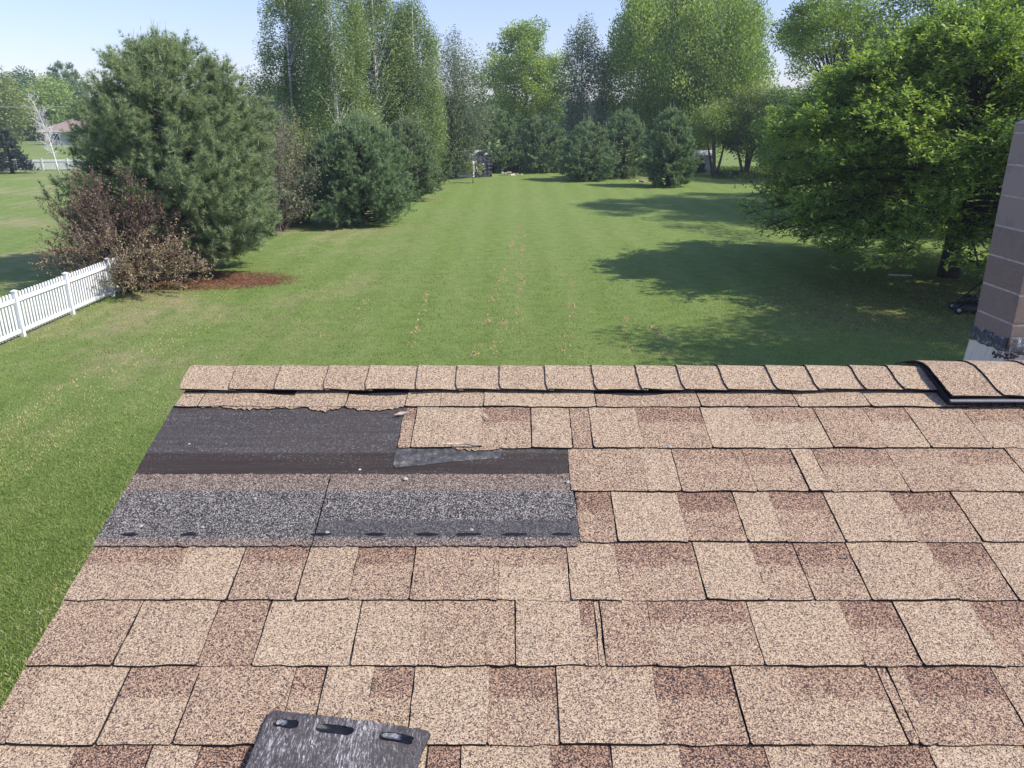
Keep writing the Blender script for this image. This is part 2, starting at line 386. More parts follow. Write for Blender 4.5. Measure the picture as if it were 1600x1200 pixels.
# courses
COURSE_Y = {'A': 1167, 'B': 1044, 'C': 941, 'D': 850, 'E': 771, 'F': 703, 'G': 638.5, 'H': 619}
vb = {k: Vv(y) for k, y in COURSE_Y.items()}
vb['A'] = Vv(1167)
EXPO = vb['B'] - vb['A']
# segments: (pixel where the piece ends at the course's top row, tone, band, gap-after, raised)
T, Pk, Br, Gy = .66, .50, .36, .44
row = {}
row['A0'] = [(120, T, 0, 0, 1), (240, Br, 1, 1, 0), (315, T, 0, 0, 1), (500, Br, 1, 0, 0), (670, T, 0, 1, 1), (722, Br, 1, 1, 0), (860, .58, 0, 0, 1), (955, Br, 1, 1, 0), (1060, T, 0, 0, 1), (1195, Br, 1, 1, 0), (1290, Gy + .1, 0, 0, 1), (1450, Br, 1, 1, 0), (1600, T, 0, 1, 1), (1760, Br, 1, 1, 0)]
row['B'] = [(75, .46, 0, 0, 1), (205, .70, 0, 1, 1), (315, .62, 1, 1, 0), (463, .44, 0, 0, 1), (512, .60, 1, 1, 0), (585, .68, 0, 0, 1), (650, .5, 1, 1, 0), (765, .64, 0, 0, 1), (870, .46, 1, 1, 0), (1018, .56, 0, 0, 1), (1142, .36, 1, 1, 0), (1230, .48, 0, 0, 1), (1370, .60, 1, 1, 0), (1386, .42, 0, 1, 0), (1408, .5, 0, 0, 1), (1549, .36, 1, 1, 0), (1680, .48, 0, 0, 1), (1800, .4, 1, 1, 0)]
row['C'] = [(225, .44, 0, 1, 1), (345, .60, 0, 0, 1), (425, .38, 0, 1, 0), (567, .70, 0, 1, 1), (665, .66, 0, 0, 1), (806, .50, 0, 1, 1), (905, .66, 0, 0, 1), (928, .44, 1, 1, 0), (937, .6, 0, 1, 0), (1010, .40, 0, 0, 1), (1166, .50, .6, 1, 1), (1310, .66, 0, 0, 1), (1395, .42, 1, 1, 0), (1515, .62, 0, 0, 1), (1640, .40, 1, 1, 0), (1800, .5, 0, 1, 1)]
row['D'] = [(297, .58, 1, 0, 0), (388, .64, 0, 1, 1), (487, .46, .8, 1, 0), (562, .60, 0, 0, 1), (652, .48, 1, 1, 0), (780, .46, 0, 0, 1), (886, .70, 1, 1, 0), (960, .60, 0, 0, 1), (1083, .50, 1, 1, 0), (1172, .64, 0, 0, 1), (1240, .46, 1, 1, 0), (1322, .42, 1, 1, 0), (1448, .58, 0, 0, 1), (1535, .44, 1, 1, 0), (1660, .58, 0, 0, 1), (1800, .44, 1, 1, 0)]
row['E'] = [(955, .42, 1, 1, 0), (1058, .66, 0, 0, 1), (1145, .38, 1, 1, 0), (1200, .64, 0, 0, 1), (1287, .44, 1, 1, 0), (1390, .62, 0, 0, 1), (1487, .40, 1, 1, 0), (1593, .56, 0, 1, 1), (1700, .4, 1, 1, 0), (1800, .6, 0, 1, 1)]
row['F'] = [(1000, .46, 0, 0, 1), (1050, .66, 0, 1, 1), (1160, .42, .4, 0, 0), (1237, .54, 1, 1, 0), (1270, .70, 0, 1, 1), (1385, .56, 1, 1, 0), (1480, .46, 0, 0, 1), (1572, .60, 1, 1, 0), (1660, .5, 0, 0, 1), (1760, .4, 1, 1, 0)]
row['G'] = [(652, .46, .5, 1, 0), (755, .64, 0, 0, 1), (830, .52, 1, 1, 0), (890, .64, 0, 1, 1), (920, .42, 0, 1, 0), (993, .60, 0, 0, 1), (1095, .46, 1, 1, 0), (1170, .68, 0, 0, 1), (1272, .66, 1, 1, 0), (1350, .44, 0, 0, 1), (1415, .60, 1, 1, 0), (1505, .48, 0, 1, 1), (1600, .56, 1, 1, 0), (1700, .46, 0, 0, 1)]
row['H'] = [(320, .6, 0, 1, 1), (460, .60, 0, 0, 0), (545, .62, 0, 1, 1), (637, .58, 0, 1, 0), (690, .7, 0, 0, 1), (757, .62, 0, 1, 1), (930, .70, 0, 1, 1), (1090, .48, 0, 1, 0), (1160, .56, 0, 0, 1), (1240, .46, 0, 1, 1), (1350, .62, 0, 1, 1), (1500, .7, 0, 0, 1), (1700, .5, 0, 1, 0)]
rs = random.Random(77)
def slab(m, u0, u1, v0, v1, h0, h1, th, tone, band, bandlen=.045, rag=.0012, corner=.0035, ragl=False):
    """one shingle piece: front (lower) edge at v0; top height h0 at v0 falling to h1 at v1"""
    nu = max(3, int((u1 - u0) / .022) + 1); nv = [0, .0, .18, .45, 1.0]
    us = [u0, u0 + .003] + [u0 + (u1 - u0) * i / (nu - 1) for i in range(1, nu - 1)] + [u1 - .003, u1]; nu = len(us)
    vs_ = [v0, v0 + .012, v0 + (v1 - v0) * .4, v1 - bandlen - .03, v1 - bandlen + .006, v1 - .005, v1 + .03]
    if v1 - v0 < .1: vs_ = [v0, v0 + .008, v0 + (v1 - v0) * .5, v1, v1 + .03]
    vs_ = sorted(vs_); n2 = len(vs_); V = []; tn = []; bd = []
    ph = rs.uniform(0, 9)
    for j, v in enumerate(vs_):
        for i, u in enumerate(us):
            h = h0 + (h1 - h0) * (v - v0) / (v1 - v0)
            vv = v
            if j == 0:
                vv += rs.gauss(0, rag * .8) + .0008 * math.sin(u * 21 + ph)
                if i in (0, nu - 1): vv += corner
            du = 0
            if i in (0, nu - 1): du = rs.gauss(0, .0006) * (1 if not ragl else 5)
            V.append((u + du, vv, h + .0009 * math.sin(u * 13 + v * 9 + ph))); tn.append(tone)
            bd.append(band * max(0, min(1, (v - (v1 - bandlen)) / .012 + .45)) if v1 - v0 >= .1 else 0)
    nt_ = len(V)
    V2 = [(a, b, c - th) for a, b, c in V]; fs = []; fe = []
    for j in range(n2 - 1):
        for i in range(nu - 1):
            a_ = j * nu + i; fs.append((a_, a_ + 1, a_ + nu + 1, a_ + nu))
    for i in range(nu - 1): fe.append((i + nt_, i + 1 + nt_, i + 1, i)); k_ = (n2 - 1) * nu + i; fe.append((k_, k_ + 1, k_ + 1 + nt_, k_ + nt_))
    for j in range(n2 - 1):
        a_ = j * nu; b_ = a_ + nu; fe.append((a_, b_, b_ + nt_, a_ + nt_)); a_ = j * nu + nu - 1; b_ = a_ + nu; fe.append((a_ + nt_, b_ + nt_, b_, a_))
    base = len(m.v)
    m.add(V + V2, fs, 0, False, tone=tn * 2, band=bd * 2)
    for f in fe: m.f.append(tuple(base + q for q in f)); m.m.append(1); m.sm.append(False)
def course(v0, v1, segs, ustart, uend, name='shingle_course', label=None):
    m = MB(); u = ustart
    # dark base strip under the pieces
    m.add([(ustart, v0 + .004, .0035), (uend, v0 + .004, .0035), (uend, v1 + .02, .001), (ustart, v1 + .02, .001),
           (ustart, v0 + .004, 0.0004), (uend, v0 + .004, 0.0004)], [(0, 1, 2, 3), (4, 5, 1, 0)], 1, False, tone=.4, band=0)
    for (ue, tone, band, gap, raised) in segs:
        ue = min(ue, uend)
        if ue <= u + .002: continue
        g_ = .0026 if gap else .0002
        hh = .0086 if raised else .0070
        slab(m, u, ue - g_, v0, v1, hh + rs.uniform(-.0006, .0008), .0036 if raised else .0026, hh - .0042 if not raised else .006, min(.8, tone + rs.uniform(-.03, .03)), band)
        u = ue
    o = roofpart(m, name, [M_SH, M_EDGE], roof)
    if label: o['label'] = label
    return o
def segs_px(rowk, ytop):
    return [(S(px, ytop)[0], t, b, g_, r_) for px, t, b, g_, r_ in row[rowk]]
def extend(segs, uend):
    u = segs[-1][0]; i = 0
    while u < uend:
        u += rs.uniform(.09, .26); i += 1
        segs.append((u, (T, Pk, Br, .6)[rs.randrange(4)], i % 2, rs.random() < .8, 1 - i % 2))
    return segs
# visible courses
course(vb['B'], vb['C'], extend(segs_px('B', 1050), U1), U0, U1) if False else None
order = ['A', 'B', 'C', 'D', 'E', 'F', 'G', 'H']
tops = {'A': vb['B'], 'B': vb['C'], 'C': vb['D'], 'D': vb['E'], 'E': vb['F'], 'F': vb['G'], 'G': vb['H'], 'H': Vv(590)}
# row letters name the course by its lower edge: 'A' spans 1167 up to 1044
course(vb['A'], tops['A'], extend(segs_px('B', 1048), U1), U0, U1)
course(vb['B'], tops['B'], extend(segs_px('C', 945), U1), U0, U1)
course(vb['C'], tops['C'], extend(segs_px('D', 854), U1), U0, U1)
uE = S(906, 850)[0]; uF = S(893, 771)[0]; uG = S(621, 703)[0]
course(vb['D'], tops['D'], extend(segs_px('E', 775), U1), uE, U1)
course(vb['E'], tops['E'], extend(segs_px('F', 707), U1), uF, U1)
course(vb['F'], tops['F'], extend(segs_px('G', 643), U1), uG, U1)
course(vb['G'], tops['G'], extend(segs_px('H', 620), U1), U0, U1)
va = vb['A'] - EXPO
course(va, vb['A'], extend(segs_px('A0', 1171), U1), U0, U1)
while va > V_EAVE:
    va -= EXPO; sg = [(U0 + rs.uniform(.05, .2), T, 0, 0, 1)]; course(va, va + EXPO, extend(sg, U1), U0, U1)
# exposed headlap of the course under the missing pieces
def patch(poly, h, mats, name, parent, th=.002, nsub=0, **att):
    m = MB(); n = len(poly); top = [(x, y, h) for x, y in poly]; bot = [(x, y, h - th) for x, y in poly]
    m.add(top, [tuple(range(n))], 0, False, **att)
    m.add(top + bot, [(i, i + n, (i + 1) % n + n, (i + 1) % n) for i in range(n)], 1 if isinstance(mats, list) and len(mats) > 1 else 0, False, **{k: 0 for k in att})
    return roofpart(m, name, mats, parent)
def headlap():
    v0, v1 = vb['D'] + .0, Vv(743); nu = 60; rows = [(v0 - .012, .9, 0), (v0 + .002, .62, 0), (v0 + .010, .45, 0), (v0 + .013, 0, 1), (Vv(818), 0, 1), (Vv(814), 0, 0), (Vv(790), 0, 0), (Vv(772), .35, 0), (Vv(762), .8, 0), (v1, 1, 0)]
    uj_b, uj_t = S(491, 846)[0], S(517, 745)[0]
    for side in (0, 1):
        m = MB(); V = []; b_ = []; s_ = []
        for (v, b, s) in rows:
            t = (v - v0) / (v1 - v0); uj = uj_b + (uj_t - uj_b) * t
            a0, a1 = (U0 - .004, uj - .0012) if side == 0 else (uj + .0012, (uE if v < vb['E'] - .004 else uF + .004) - .001)
            for i in range(nu):
                u = a0 + (a1 - a0) * i / (nu - 1); hh = .0078 - .0035 * t
                V.append((u, v + (rs.gauss(0, .0012) if v in (rows[0][0], rows[-1][0]) else 0), hh)); b_.append(b); s_.append(s * (.9 if side else .12))
        n2 = len(rows)
        m.add(V, [(j * nu + i, j * nu + i + 1, (j + 1) * nu + i + 1, (j + 1) * nu + i) for j in range(n2 - 1) for i in range(nu - 1)], 0, False, band=b_, smear=s_)
        nb = (n2 - 1) * nu
        m.add([V[nb + i] for i in range(nu)] + [(V[nb + i][0], V[nb + i][1], .0) for i in range(nu)], [(i + 1, i, i + nu, i + nu + 1) for i in range(nu - 1)], 1)
        o = roofpart(m, 'exposed_headlap', [M_GR, M_EDGE], roof)
        o['label'] = 'bare dark grey headlap strip left of its butt joint' if side == 0 else 'bare dark grey headlap strip right of its butt joint'
headlap()
fm = MB(); nu, nv = 80, 14; vA, vB2 = Vv(745) - .01, vb['G'] + .02; V = []
for j in range(nv):
    for i in range(nu):
        v = vA + (vB2 - vA) * j / (nv - 1); u = (U0 - .006) + ((uF + .03 if v < Vv(700) else uG + .012) - U0) * i / (nu - 1)
        V.append((u, v, .0028 + .0006 * math.sin(u * 9) * math.sin(v * 31) + .0004 * math.sin(u * 33 + v * 50)))
fm.add(V, [(j * nu + i, j * nu + i + 1, (j + 1) * nu + i + 1, (j + 1) * nu + i) for j in range(nv - 1) for i in range(nu - 1)], 0, True)
fo = roofpart(fm, 'felt_underlayment', M_FELT, roof); fo['label'] = 'exposed black felt where shingles are missing'
# grey smear patch on the felt
k_ = NT('grey_tar_patch', .5, .4); v_ = k_.coord('Object'); nn = k_.noise(v_, 60, 6, .8)
k_.col(k_.ramp(nn, [(.4, (.040, .038, .036)), (.54, (.085, .082, .076)), (.63, (.19, .17, .145)), (.74, (.5, .46, .40))])); k_.bump(nn, .4, .003); M_PATCH = k_.m
pp = [(614, 728), (620, 702), (785, 702), (781, 718), (700, 724), (655, 729), (618, 733)]
patch([S(*p) for p in pp], .0042, M_PATCH, 'tar_patch', roof, .0012)
# seal strip dashes at the headlap foot
for px in (205, 297, 503, 587, 668, 733, 805, 877):
    ds = MB()
    u, v = S(px, 839); L = rs.uniform(.016, .028)
    n = 14; vs = [(u, v, .0092)] + [(u + L * math.cos(2 * math.pi * i / n) * rs.uniform(.8, 1.15), v + .0042 * math.sin(2 * math.pi * i / n) * rs.uniform(.7, 1.3), .0086) for i in range(n)]
    ds.add(vs, [(0, i + 1, (i + 1) % n + 1) for i in range(n)], 0, True); roofpart(ds, 'sealant_dash', M_TAR, roof)
# torn fibreglass edges left behind under the upper course and under the lifted piece
def torn(pxs, y0, y1, h, n=26, seedp=0):
    tn_ = MB()
    rr = random.Random(seedp)
    top = []; bot = []
    for i in range(n):
        px = pxs[0] + (pxs[1] - pxs[0]) * i / (n - 1); e = math.sin(math.pi * i / (n - 1)) ** .5
        ut, vt = S(px, y0); ub, vb_ = S(px, y0 + (y1 - y0) * e * rr.uniform(.45, 1.1) + .3)
        top.append((ut, vt, h)); bot.append((ub, vb_, h + rr.uniform(-.0006, .0012)))
    V = top + bot + [(a, b, 0.002) for a, b, c in bot]
    tn_.add(V, [(i, n + i, n + i + 1, i + 1) for i in range(n - 1)], 0, False, tone=.5, band=0)
    tn_.add(V, [(n + i, 2 * n + i, 2 * n + i + 1, n + i + 1) for i in range(n - 1)], 1, False, tone=.5, band=0)
    roofpart(tn_, 'torn_shingle_edge', [M_SH, M_EDGE], roof)['label'] = 'ragged torn shingle remnant on the bare felt'
for a in [((345, 440), 637, 643.5, .0062, 24, 1), ((430, 475), 637, 641, .0058, 9, 5), ((478, 536), 637, 646.5, .0064, 16, 2), ((540, 625), 638, 644.5, .006, 22, 3), ((705, 785), 702, 707.5, .0066, 26, 4), ((300, 350), 636, 639.5, .006, 10, 9)]: torn(*a)
# loose fibre scrap & pebbles
for (px, py, L, an) in [(715, 699, .035, .1), (760, 656, .02, -1.0), (740, 700, .03, -.15), (628, 652, .02, .3)]:
    sc_ = MB(); u, v = S(px, py); c_, s_ = math.cos(an), math.sin(an)
    P = [(u - L * c_, v - L * s_, .0125), (u - .004 * s_, v + .004 * c_, .0155), (u + L * c_, v + L * s_, .0125), (u + .004 * s_, v - .004 * c_, .0122)]
    sc_.add(P, [(0, 1, 2), (0, 2, 3)]); roofpart(sc_, 'torn_fibre', M_TORN, roof)
pb = MB()
for (px, py, s) in [(634, 752, .007), (887, 757, .006), (737, 832, .005), (318, 828, .005), (400, 783, .005), (222, 826, .005), (512, 836, .005), (1046, 702, .006)]:
    u, v = S(px, py); vs = [(u + s * rs.uniform(.7, 1.2) * math.cos(t), v + s * .8 * rs.uniform(.7, 1.2) * math.sin(t), .008) for t in (0, 1, 2.1, 3.1, 4.2, 5.2)] + [(u, v, .008 + s * .9)]
    pb.add(vs, [(i, (i + 1) % 6, 6) for i in range(6)], 0, True)
roofpart(pb, 'grit', plain('pebble', (.33, .31, .29), .8, .3, 90), roof)['kind'] = 'stuff'

# far slope
fs_ = MB()
for z_, y_ in ((0, 0),):
    n_ = 60
    for i in range(n_):
        y0 = RY + .02 + (FY - RY) * i / n_; y1 = RY + .02 + (FY - RY) * (i + 1) / n_ + .01
        z0 = RZ - (y0 - RY) * math.tan(R(SLF)); z1 = RZ - (y1 - RY) * math.tan(R(SLF))
        fs_.add([(U0, y0, z0 - .004), (U0, y1, z1 + .006), (U1, y1, z1 + .006), (U1, y0, z0 - .004), (U0, y1, z1 - .03), (U1, y1, z1 - .03)], [(0, 3, 2, 1), (1, 2, 5, 4)], 0, False, tone=.5, band=0)
o = fs_.build('far_slope', M_SH); hp(o); o.parent = roof; o.matrix_parent_inverse = (Matrix(((1, 0, 0, P0.x), (0, cs, -ss, P0.y), (0, ss, cs, P0.z), (0, 0, 0, 1)))).inverted()
MROOF = Matrix(((1, 0, 0, P0.x), (0, cs, -ss, P0.y), (0, ss, cs, P0.z), (0, 0, 0, 1)))

# ridge caps: pieces bent over the ridge
def cap_profile(vlow, round_, lift):
    """list of (v, h) points in near-plane coords, going up the near slope and over to the far slope"""
    al = R(SL + SLF); pts = []
    L = V_R - vlow; n1 = 4
    for i in range(n1 + 1): pts.append((vlow + (L - round_) * i / n1, lift))
    na = 6
    # rounded turn by 2*SL with tangent length round_
    rad = round_ / math.tan(al / 2); cx, cy = V_R - round_, lift - rad
    for i in range(1, na + 1):
        t = al * i / na; pts.append((cx + rad * math.sin(t), cy + rad * math.cos(t)))
    ex, ey = pts[-1]
    for i in range(1, 4): pts.append((ex + math.cos(al) * (L - round_) * i / 3, ey - math.sin(al) * (L - round_) * i / 3))
    return pts
def cap_piece(m, u0, u1, vlow, round_, lift0, lift1, tone, th=.004, skew=0.0, overlap=.02):
    A = cap_profile(vlow, round_, lift0); B = cap_profile(vlow + .001, round_, lift1); n = len(A); r0 = [rs.gauss(0, .0007) for _ in range(n)]
    # columns at u0, mid, u1+overlap
    us = [(0, A), (.08, A), (.5, None), (1.0, B)]
    V = []
    for f, _ in us:
        for i in range(n):
            a, b = A[i], B[i]; v = a[0] + (b[0] - a[0]) * f; h = a[1] + (b[1] - a[1]) * f
            uu = u0 + (u1 + overlap - u0) * f + (r0[i] if f == 0 else 0)
            if f == 0 and i in (0, n - 1): uu += .005
            if i == 0: v += rs.gauss(0, .0016)
            V.append((uu, v, h))
    k = len(V); V2 = [(a, b, c - th) for a, b, c in V]
    m.add(V + V2, [(c_ * n + i, (c_ + 1) * n + i, (c_ + 1) * n + i + 1, c_ * n + i + 1) for c_ in range(3) for i in range(n - 1)], 0, False, tone=tone, band=0)
    base = len(m.v) - 2 * k
    fe = [(i, i + 1, i + 1 + k, i + k) for i in range(n - 1)] + [((c_) * n + 0 + k, (c_ + 1) * n + k, (c_ + 1) * n, c_ * n) for c_ in range(3)]
    for f in fe: m.f.append(tuple(base + q for q in f)); m.m.append(1); m.sm.append(False)
vcap = Vv(615.5)
joints = [358, 428, 505, 571, 649, 712, 780, 853, 929, 1000, 1066, 1133, 1210, 1275, 1347, 1407]
us_ = [U0 - .012] + [S(px, 614)[0] + .0 for px in joints] + [S(1452, 614)[0]]
ctone = [.64, .56, .62, .58, .64, .64, .62, .58, .62, .60, .64, .54, .62, .60, .66, .56, .62, .62, .58]
m = MB()
for i in range(len(us_) - 1):
    cap_piece(m, us_[i], us_[i + 1], vcap, .012, .0175, .0125, ctone[i] + .03)
roofpart(m, 'ridge_cap', [M_SH, M_EDGE], roof)['label'] = 'row of flat tan cap shingles folded over the ridge'
# raised ridge vent to the right
uv = S(1468, 626)[0]; vlo = Vv(637); vent = MB()
A = cap_profile(vlo, .05, .026); n = len(A)
for (x0, x1, inset, h_lo) in [(uv + .004, U1, 0.0, .0)]:
    top = [(x0, v, h) for v, h in A]; topr = [(x1, v, h) for v, h in A]
    vent.add(top + topr, [(i, n + i, n + i + 1, i + 1) for i in range(n - 1)], 0)
    # face towards the viewer with louvre slots, and end face
    vent.add([(x0, vlo, .004), (x1, vlo, .004), (x1, vlo, .026), (x0, vlo, .026)], [(0, 1, 2, 3)], 0)
    vent.add(top + [(x0, vlo - .0, .004), (x0, V_R, .004)] + [(x0, A[-1][0], A[-1][1] - .022)], [tuple([n] + list(range(n)) [::1] + [n + 2, n + 1])], 0)
    u = x0 + .02
    while u < 5.2:
        vent.box((u, vlo - .0012, .013), (.006, .0022, .016), 0); u += .03
    vent.box(((x0 + 5.4) / 2, vlo - .004, .0245), (5.4 - x0, .008, .003), 1)
vo = roofpart(vent, 'ridge_vent', [plain('black_vent_plastic', (.016, .017, .02), .55, .3, 30), plain('vent_lip', (.20, .20, .21), .5, .1, 20)], roof)
vjs = [S(1468, 622)[0], S(1550, 627)[0]]
while vjs[-1] < 5.5: vjs.append(vjs[-1] + rs.uniform(.135, .15))
m = MB()
for i in range(len(vjs) - 1): cap_piece(m, vjs[i], vjs[i + 1], vlo + .004, .06, .037, .032, [.5, .62, .48, .55][i % 4], .005)
roofpart(m, 'ridge_cap', [M_SH, M_EDGE], roof)['label'] = 'thicker arched cap shingles over the raised ridge vent'

# gable wall, walls, fascia, drip edge
M_SIDING = plain('white_siding', (.62, .60, .56), .7, .05, 3)
wl = MB(); x0 = U0 + .30; yb, yf = YB + .45, FY - .45
zt = lambda y: RZ - abs(y - RY) * math.tan(R(SL if y < RY else SLF)) - .06
wl.add([(x0, yb, 0), (x0, yf, 0), (x0, yf, zt(yf)), (x0, RY, zt(RY)), (x0, yb, zt(yb))], [(0, 4, 3, 2, 1)])
wl.add([(x0, yb, 0), (U1, yb, 0), (U1, yb, zt(yb)), (x0, yb, zt(yb))], [(0, 1, 2, 3)])
wl.add([(x0, yf, 0), (U1, yf, 0), (U1, yf, zt(yf)), (x0, yf, zt(yf))], [(3, 2, 1, 0)])
wl.add([(U1, yb, 0), (U1, yf, 0), (U1, yf, zt(yf)), (U1, RY, zt(RY)), (U1, yb, zt(yb))], [(0, 1, 2, 3, 4)])
hp(wl.build('wall', M_SIDING))
fa = MB(); uq = U0 + .006
for (ya, yb_) in ((YB, RY), (RY, FY)):
    sq_ = SL if yb_ <= RY else SLF; za, zb = RZ - abs(ya - RY) * math.tan(R(sq_)), RZ - abs(yb_ - RY) * math.tan(R(sq_))
    fa.add([(uq, ya, za - .2), (uq, yb_, zb - .2), (uq, yb_, zb - .032), (uq, ya, za - .032), (uq + .02, ya, za - .2), (uq + .02, yb_, zb - .2), (uq + .02, yb_, zb - .032), (uq + .02, ya, za - .032)],
           [(0, 3, 2, 1), (4, 5, 6, 7), (0, 1, 5, 4)])
    fa.add([(uq + .02, ya, za - .2), (uq + .02, yb_, zb - .2), (x0, yb_, zb - .2), (x0, ya, za - .2)], [(0, 3, 2, 1)])
hp(fa.build('fascia', plain('white_fascia', (.75, .74, .72), .5, .05, 5)))

# chimney, standing on the far slope
M_BLOCK = NT('chimney_block', .93, .15); v = M_BLOCK.geo(); nz = M_BLOCK.noise(v, 180, 5, .8); n2 = M_BLOCK.noise(v, 7, 4)
cc = M_BLOCK.ramp(nz, [(.35, (0.118, 0.097, 0.081)), (.5, (0.194, 0.161, 0.136)), (.66, (0.338, 0.287, 0.240))])
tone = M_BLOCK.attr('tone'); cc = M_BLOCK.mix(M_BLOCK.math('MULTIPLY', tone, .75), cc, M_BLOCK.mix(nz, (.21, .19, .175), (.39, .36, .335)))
cc = M_BLOCK.mix(M_BLOCK.math('MULTIPLY', M_BLOCK.math('SUBTRACT', n2, .55), 1.6, clamp=True), cc, (.09, .08, .085)); M_BLOCK.col(cc); M_BLOCK.bump(nz, .8, .006); M_BLOCK = M_BLOCK.m
cx0, cy0 = 3.36, 5.0; cw, cdp = .82, .42; CT = 5.245
blocks = MB(); mort = MB(); zc = ZY(483, 5.42) - .4 - .0; hb = .2; k = 0
zl = ZY(483, cy0 + cdp)     # a mortar line seen on the back-left edge
z = zl - 4 * .203; i = 0
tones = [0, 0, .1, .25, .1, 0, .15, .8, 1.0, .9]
while z < CT - .02:
    top = min(z + .203 - .011, CT); s_ = .0 
    cutz = .5 if False else 0
    tv = tones[min(i, 9)]
    for (bx0, bx1) in (((0, .405), (.415, cw)) if i % 2 else ((0, .2), (.21, .61), (.62, cw))):
        for (by0, by1) in ((0, cdp),):
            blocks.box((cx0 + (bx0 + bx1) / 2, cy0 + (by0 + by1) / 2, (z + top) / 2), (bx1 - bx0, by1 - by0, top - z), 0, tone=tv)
    z += .203; i += 1
zbot = 3.3
mort.box((cx0 + cw / 2, cy0 + cdp / 2, (zbot + CT - .03) / 2), (cw - .008, cdp - .008, CT - .03 - zbot), 0)
chim = mort.build('chimney', plain('mortar', (.36, .335, .31), .95, .25, 20)); hp(chim)
bo = blocks.build('block', M_BLOCK); bo.parent = chim
bv = bo.modifiers.new('bev', 'BEVEL'); bv.width = .007; bv.segments = 2
# crown slab on top with clipped edge
cr = MB(); e = .0
cr.add([(cx0 - .0 + a * (cw), cy0 + b * cdp, CT + .001) for a, b in ((0, 0), (1, 0), (1, 1), (0, 1))] + [(cx0 + .05 + a * (cw - .1), cy0 + .05 + b * (cdp - .1), CT + .04) for a, b in ((0, 0), (1, 0), (1, 1), (0, 1))],
       [(0, 1, 5, 4), (1, 2, 6, 5), (2, 3, 7, 6), (3, 0, 4, 7), (4, 5, 6, 7)]); cr.build('crown', plain('crown_mortar', (.24, .22, .22), .9, .2, 12), chim)
# sheet metal flashing flared at the foot, its top following the slope in steps
fz = lambda y: RZ - (y - RY) * math.tan(R(SLF))
k_ = NT('galvanised_flashing', .38, .5); v_ = k_.geo(); nn = k_.noise(k_.geo((9, 9, 1.2)), 1.0, 5, .7)
k_.col(k_.ramp(nn, [(.35, (.36, .37, .40)), (.52, (.55, .56, .58)), (.62, (.66, .60, .50)), (.7, (.58, .60, .64))])); k_.b.inputs['Metallic'].default_value = .35; k_.bump(nn, .15, .02); M_FLASH = k_.m
fl = MB(); yB = cy0 + cdp
def fl_face(a, b, ztop_a, ztop_b, out):
    ax, ay = a; bx, by = b; ox, oy = out; N = 8; vs = []
    for i in range(N + 1):
        t = i / N; x = ax + (bx - ax) * t; y = ay + (by - ay) * t; zt_ = ztop_a + (ztop_b - ztop_a) * t
        for q, off in ((0, .006), (.55, .03), (.9, .065), (1.0, .13)):
            zb = fz(y + oy * off) + .012; vs.append((x + ox * off, y + oy * off, zt_ + (zb - zt_) * q))
    fl.add(vs, [(i * 4 + j, i * 4 + j + 1, (i + 1) * 4 + j + 1, (i + 1) * 4 + j) for i in range(N) for j in range(3)], 0, True)
zfl_b = ZY(524, yB); zfl_f = ZY(546, cy0)
fl_face((cx0, yB), (cx0, cy0), zfl_b, zfl_f, (-1, 0)); fl_face((cx0, cy0), (cx0 + cw, cy0), zfl_f, zfl_f + .01, (0, -1)); fl_face((cx0 + cw, cy0), (cx0 + cw, yB), zfl_f, zfl_b, (1, 0))
fl.add([(cx0 - .006, cy0 - .006, zfl_f), (cx0 - .03, cy0, zfl_f - .15), (cx0 - .13, cy0, fz(cy0) + .012), (cx0, cy0 - .13, fz(cy0 - .13) + .012), (cx0, cy0 - .03, zfl_f - .15)], [(0, 1, 4), (1, 2, 3, 4)], 0, True)
fl.build('flashing', M_FLASH, chim)
k_ = NT('roof_sealant', .35, .5); v_ = k_.geo(); nn = k_.noise(v_, 26, 6, .75)
k_.col(k_.ramp(nn, [(.44, (.014, .016, .022)), (.56, (.055, .065, .095)), (.62, (.33, .38, .46))])); k_.bump(nn, .9, .02); M_SEAL = k_.m
se = MB(); rr = random.Random(4)
def seal(a, b, za, zb, out, up=.07, dn=.03, N=46):
    vs = []
    for i in range(N + 1):
        t = i / N; x = a[0] + (b[0] - a[0]) * t; y = a[1] + (b[1] - a[1]) * t; z = za + (zb - za) * t
        wv_ = .5 + .5 * math.sin(t * 19 + 1) * math.sin(t * 7.3); hi = z + up * (.75 + .25 * wv_) * rr.uniform(.95, 1.05); lo = z - dn * (.5 + .5 * wv_) * rr.uniform(.85, 1.15)
        for zz, off in ((hi, .002), (hi - .01, .011), (z, .015), (lo + .004, .018), (lo, .012)):
            vs.append((x + out[0] * off, y + out[1] * off, zz))
    se.add(vs, [(i * 5 + j, i * 5 + j + 1, (i + 1) * 5 + j + 1, (i + 1) * 5 + j) for i in range(N) for j in range(4)], 0, True)
seal((cx0, yB), (cx0, cy0), zfl_b, zfl_f, (-1, 0), .085, .03); seal((cx0, cy0 - .012), (cx0 + cw, cy0 - .012), zfl_f, zfl_f, (0, -1), .10, .05, 90)
for (px, py) in ((1556, 553), (1568, 557), (1576, 555), (1552, 548), (1572, 551)):
    X = XY(px, py, cy0 - .05); z = ZY(py, cy0 - .05)
    for q in range(7): se.tube([(X + rr.gauss(0, .02), cy0 - .085, z + rr.gauss(0, .006)), (X + rr.gauss(0, .02), cy0 - .10, z + rr.gauss(0, .008))], .006, 5)
se.build('sealant', M_SEAL, chim)

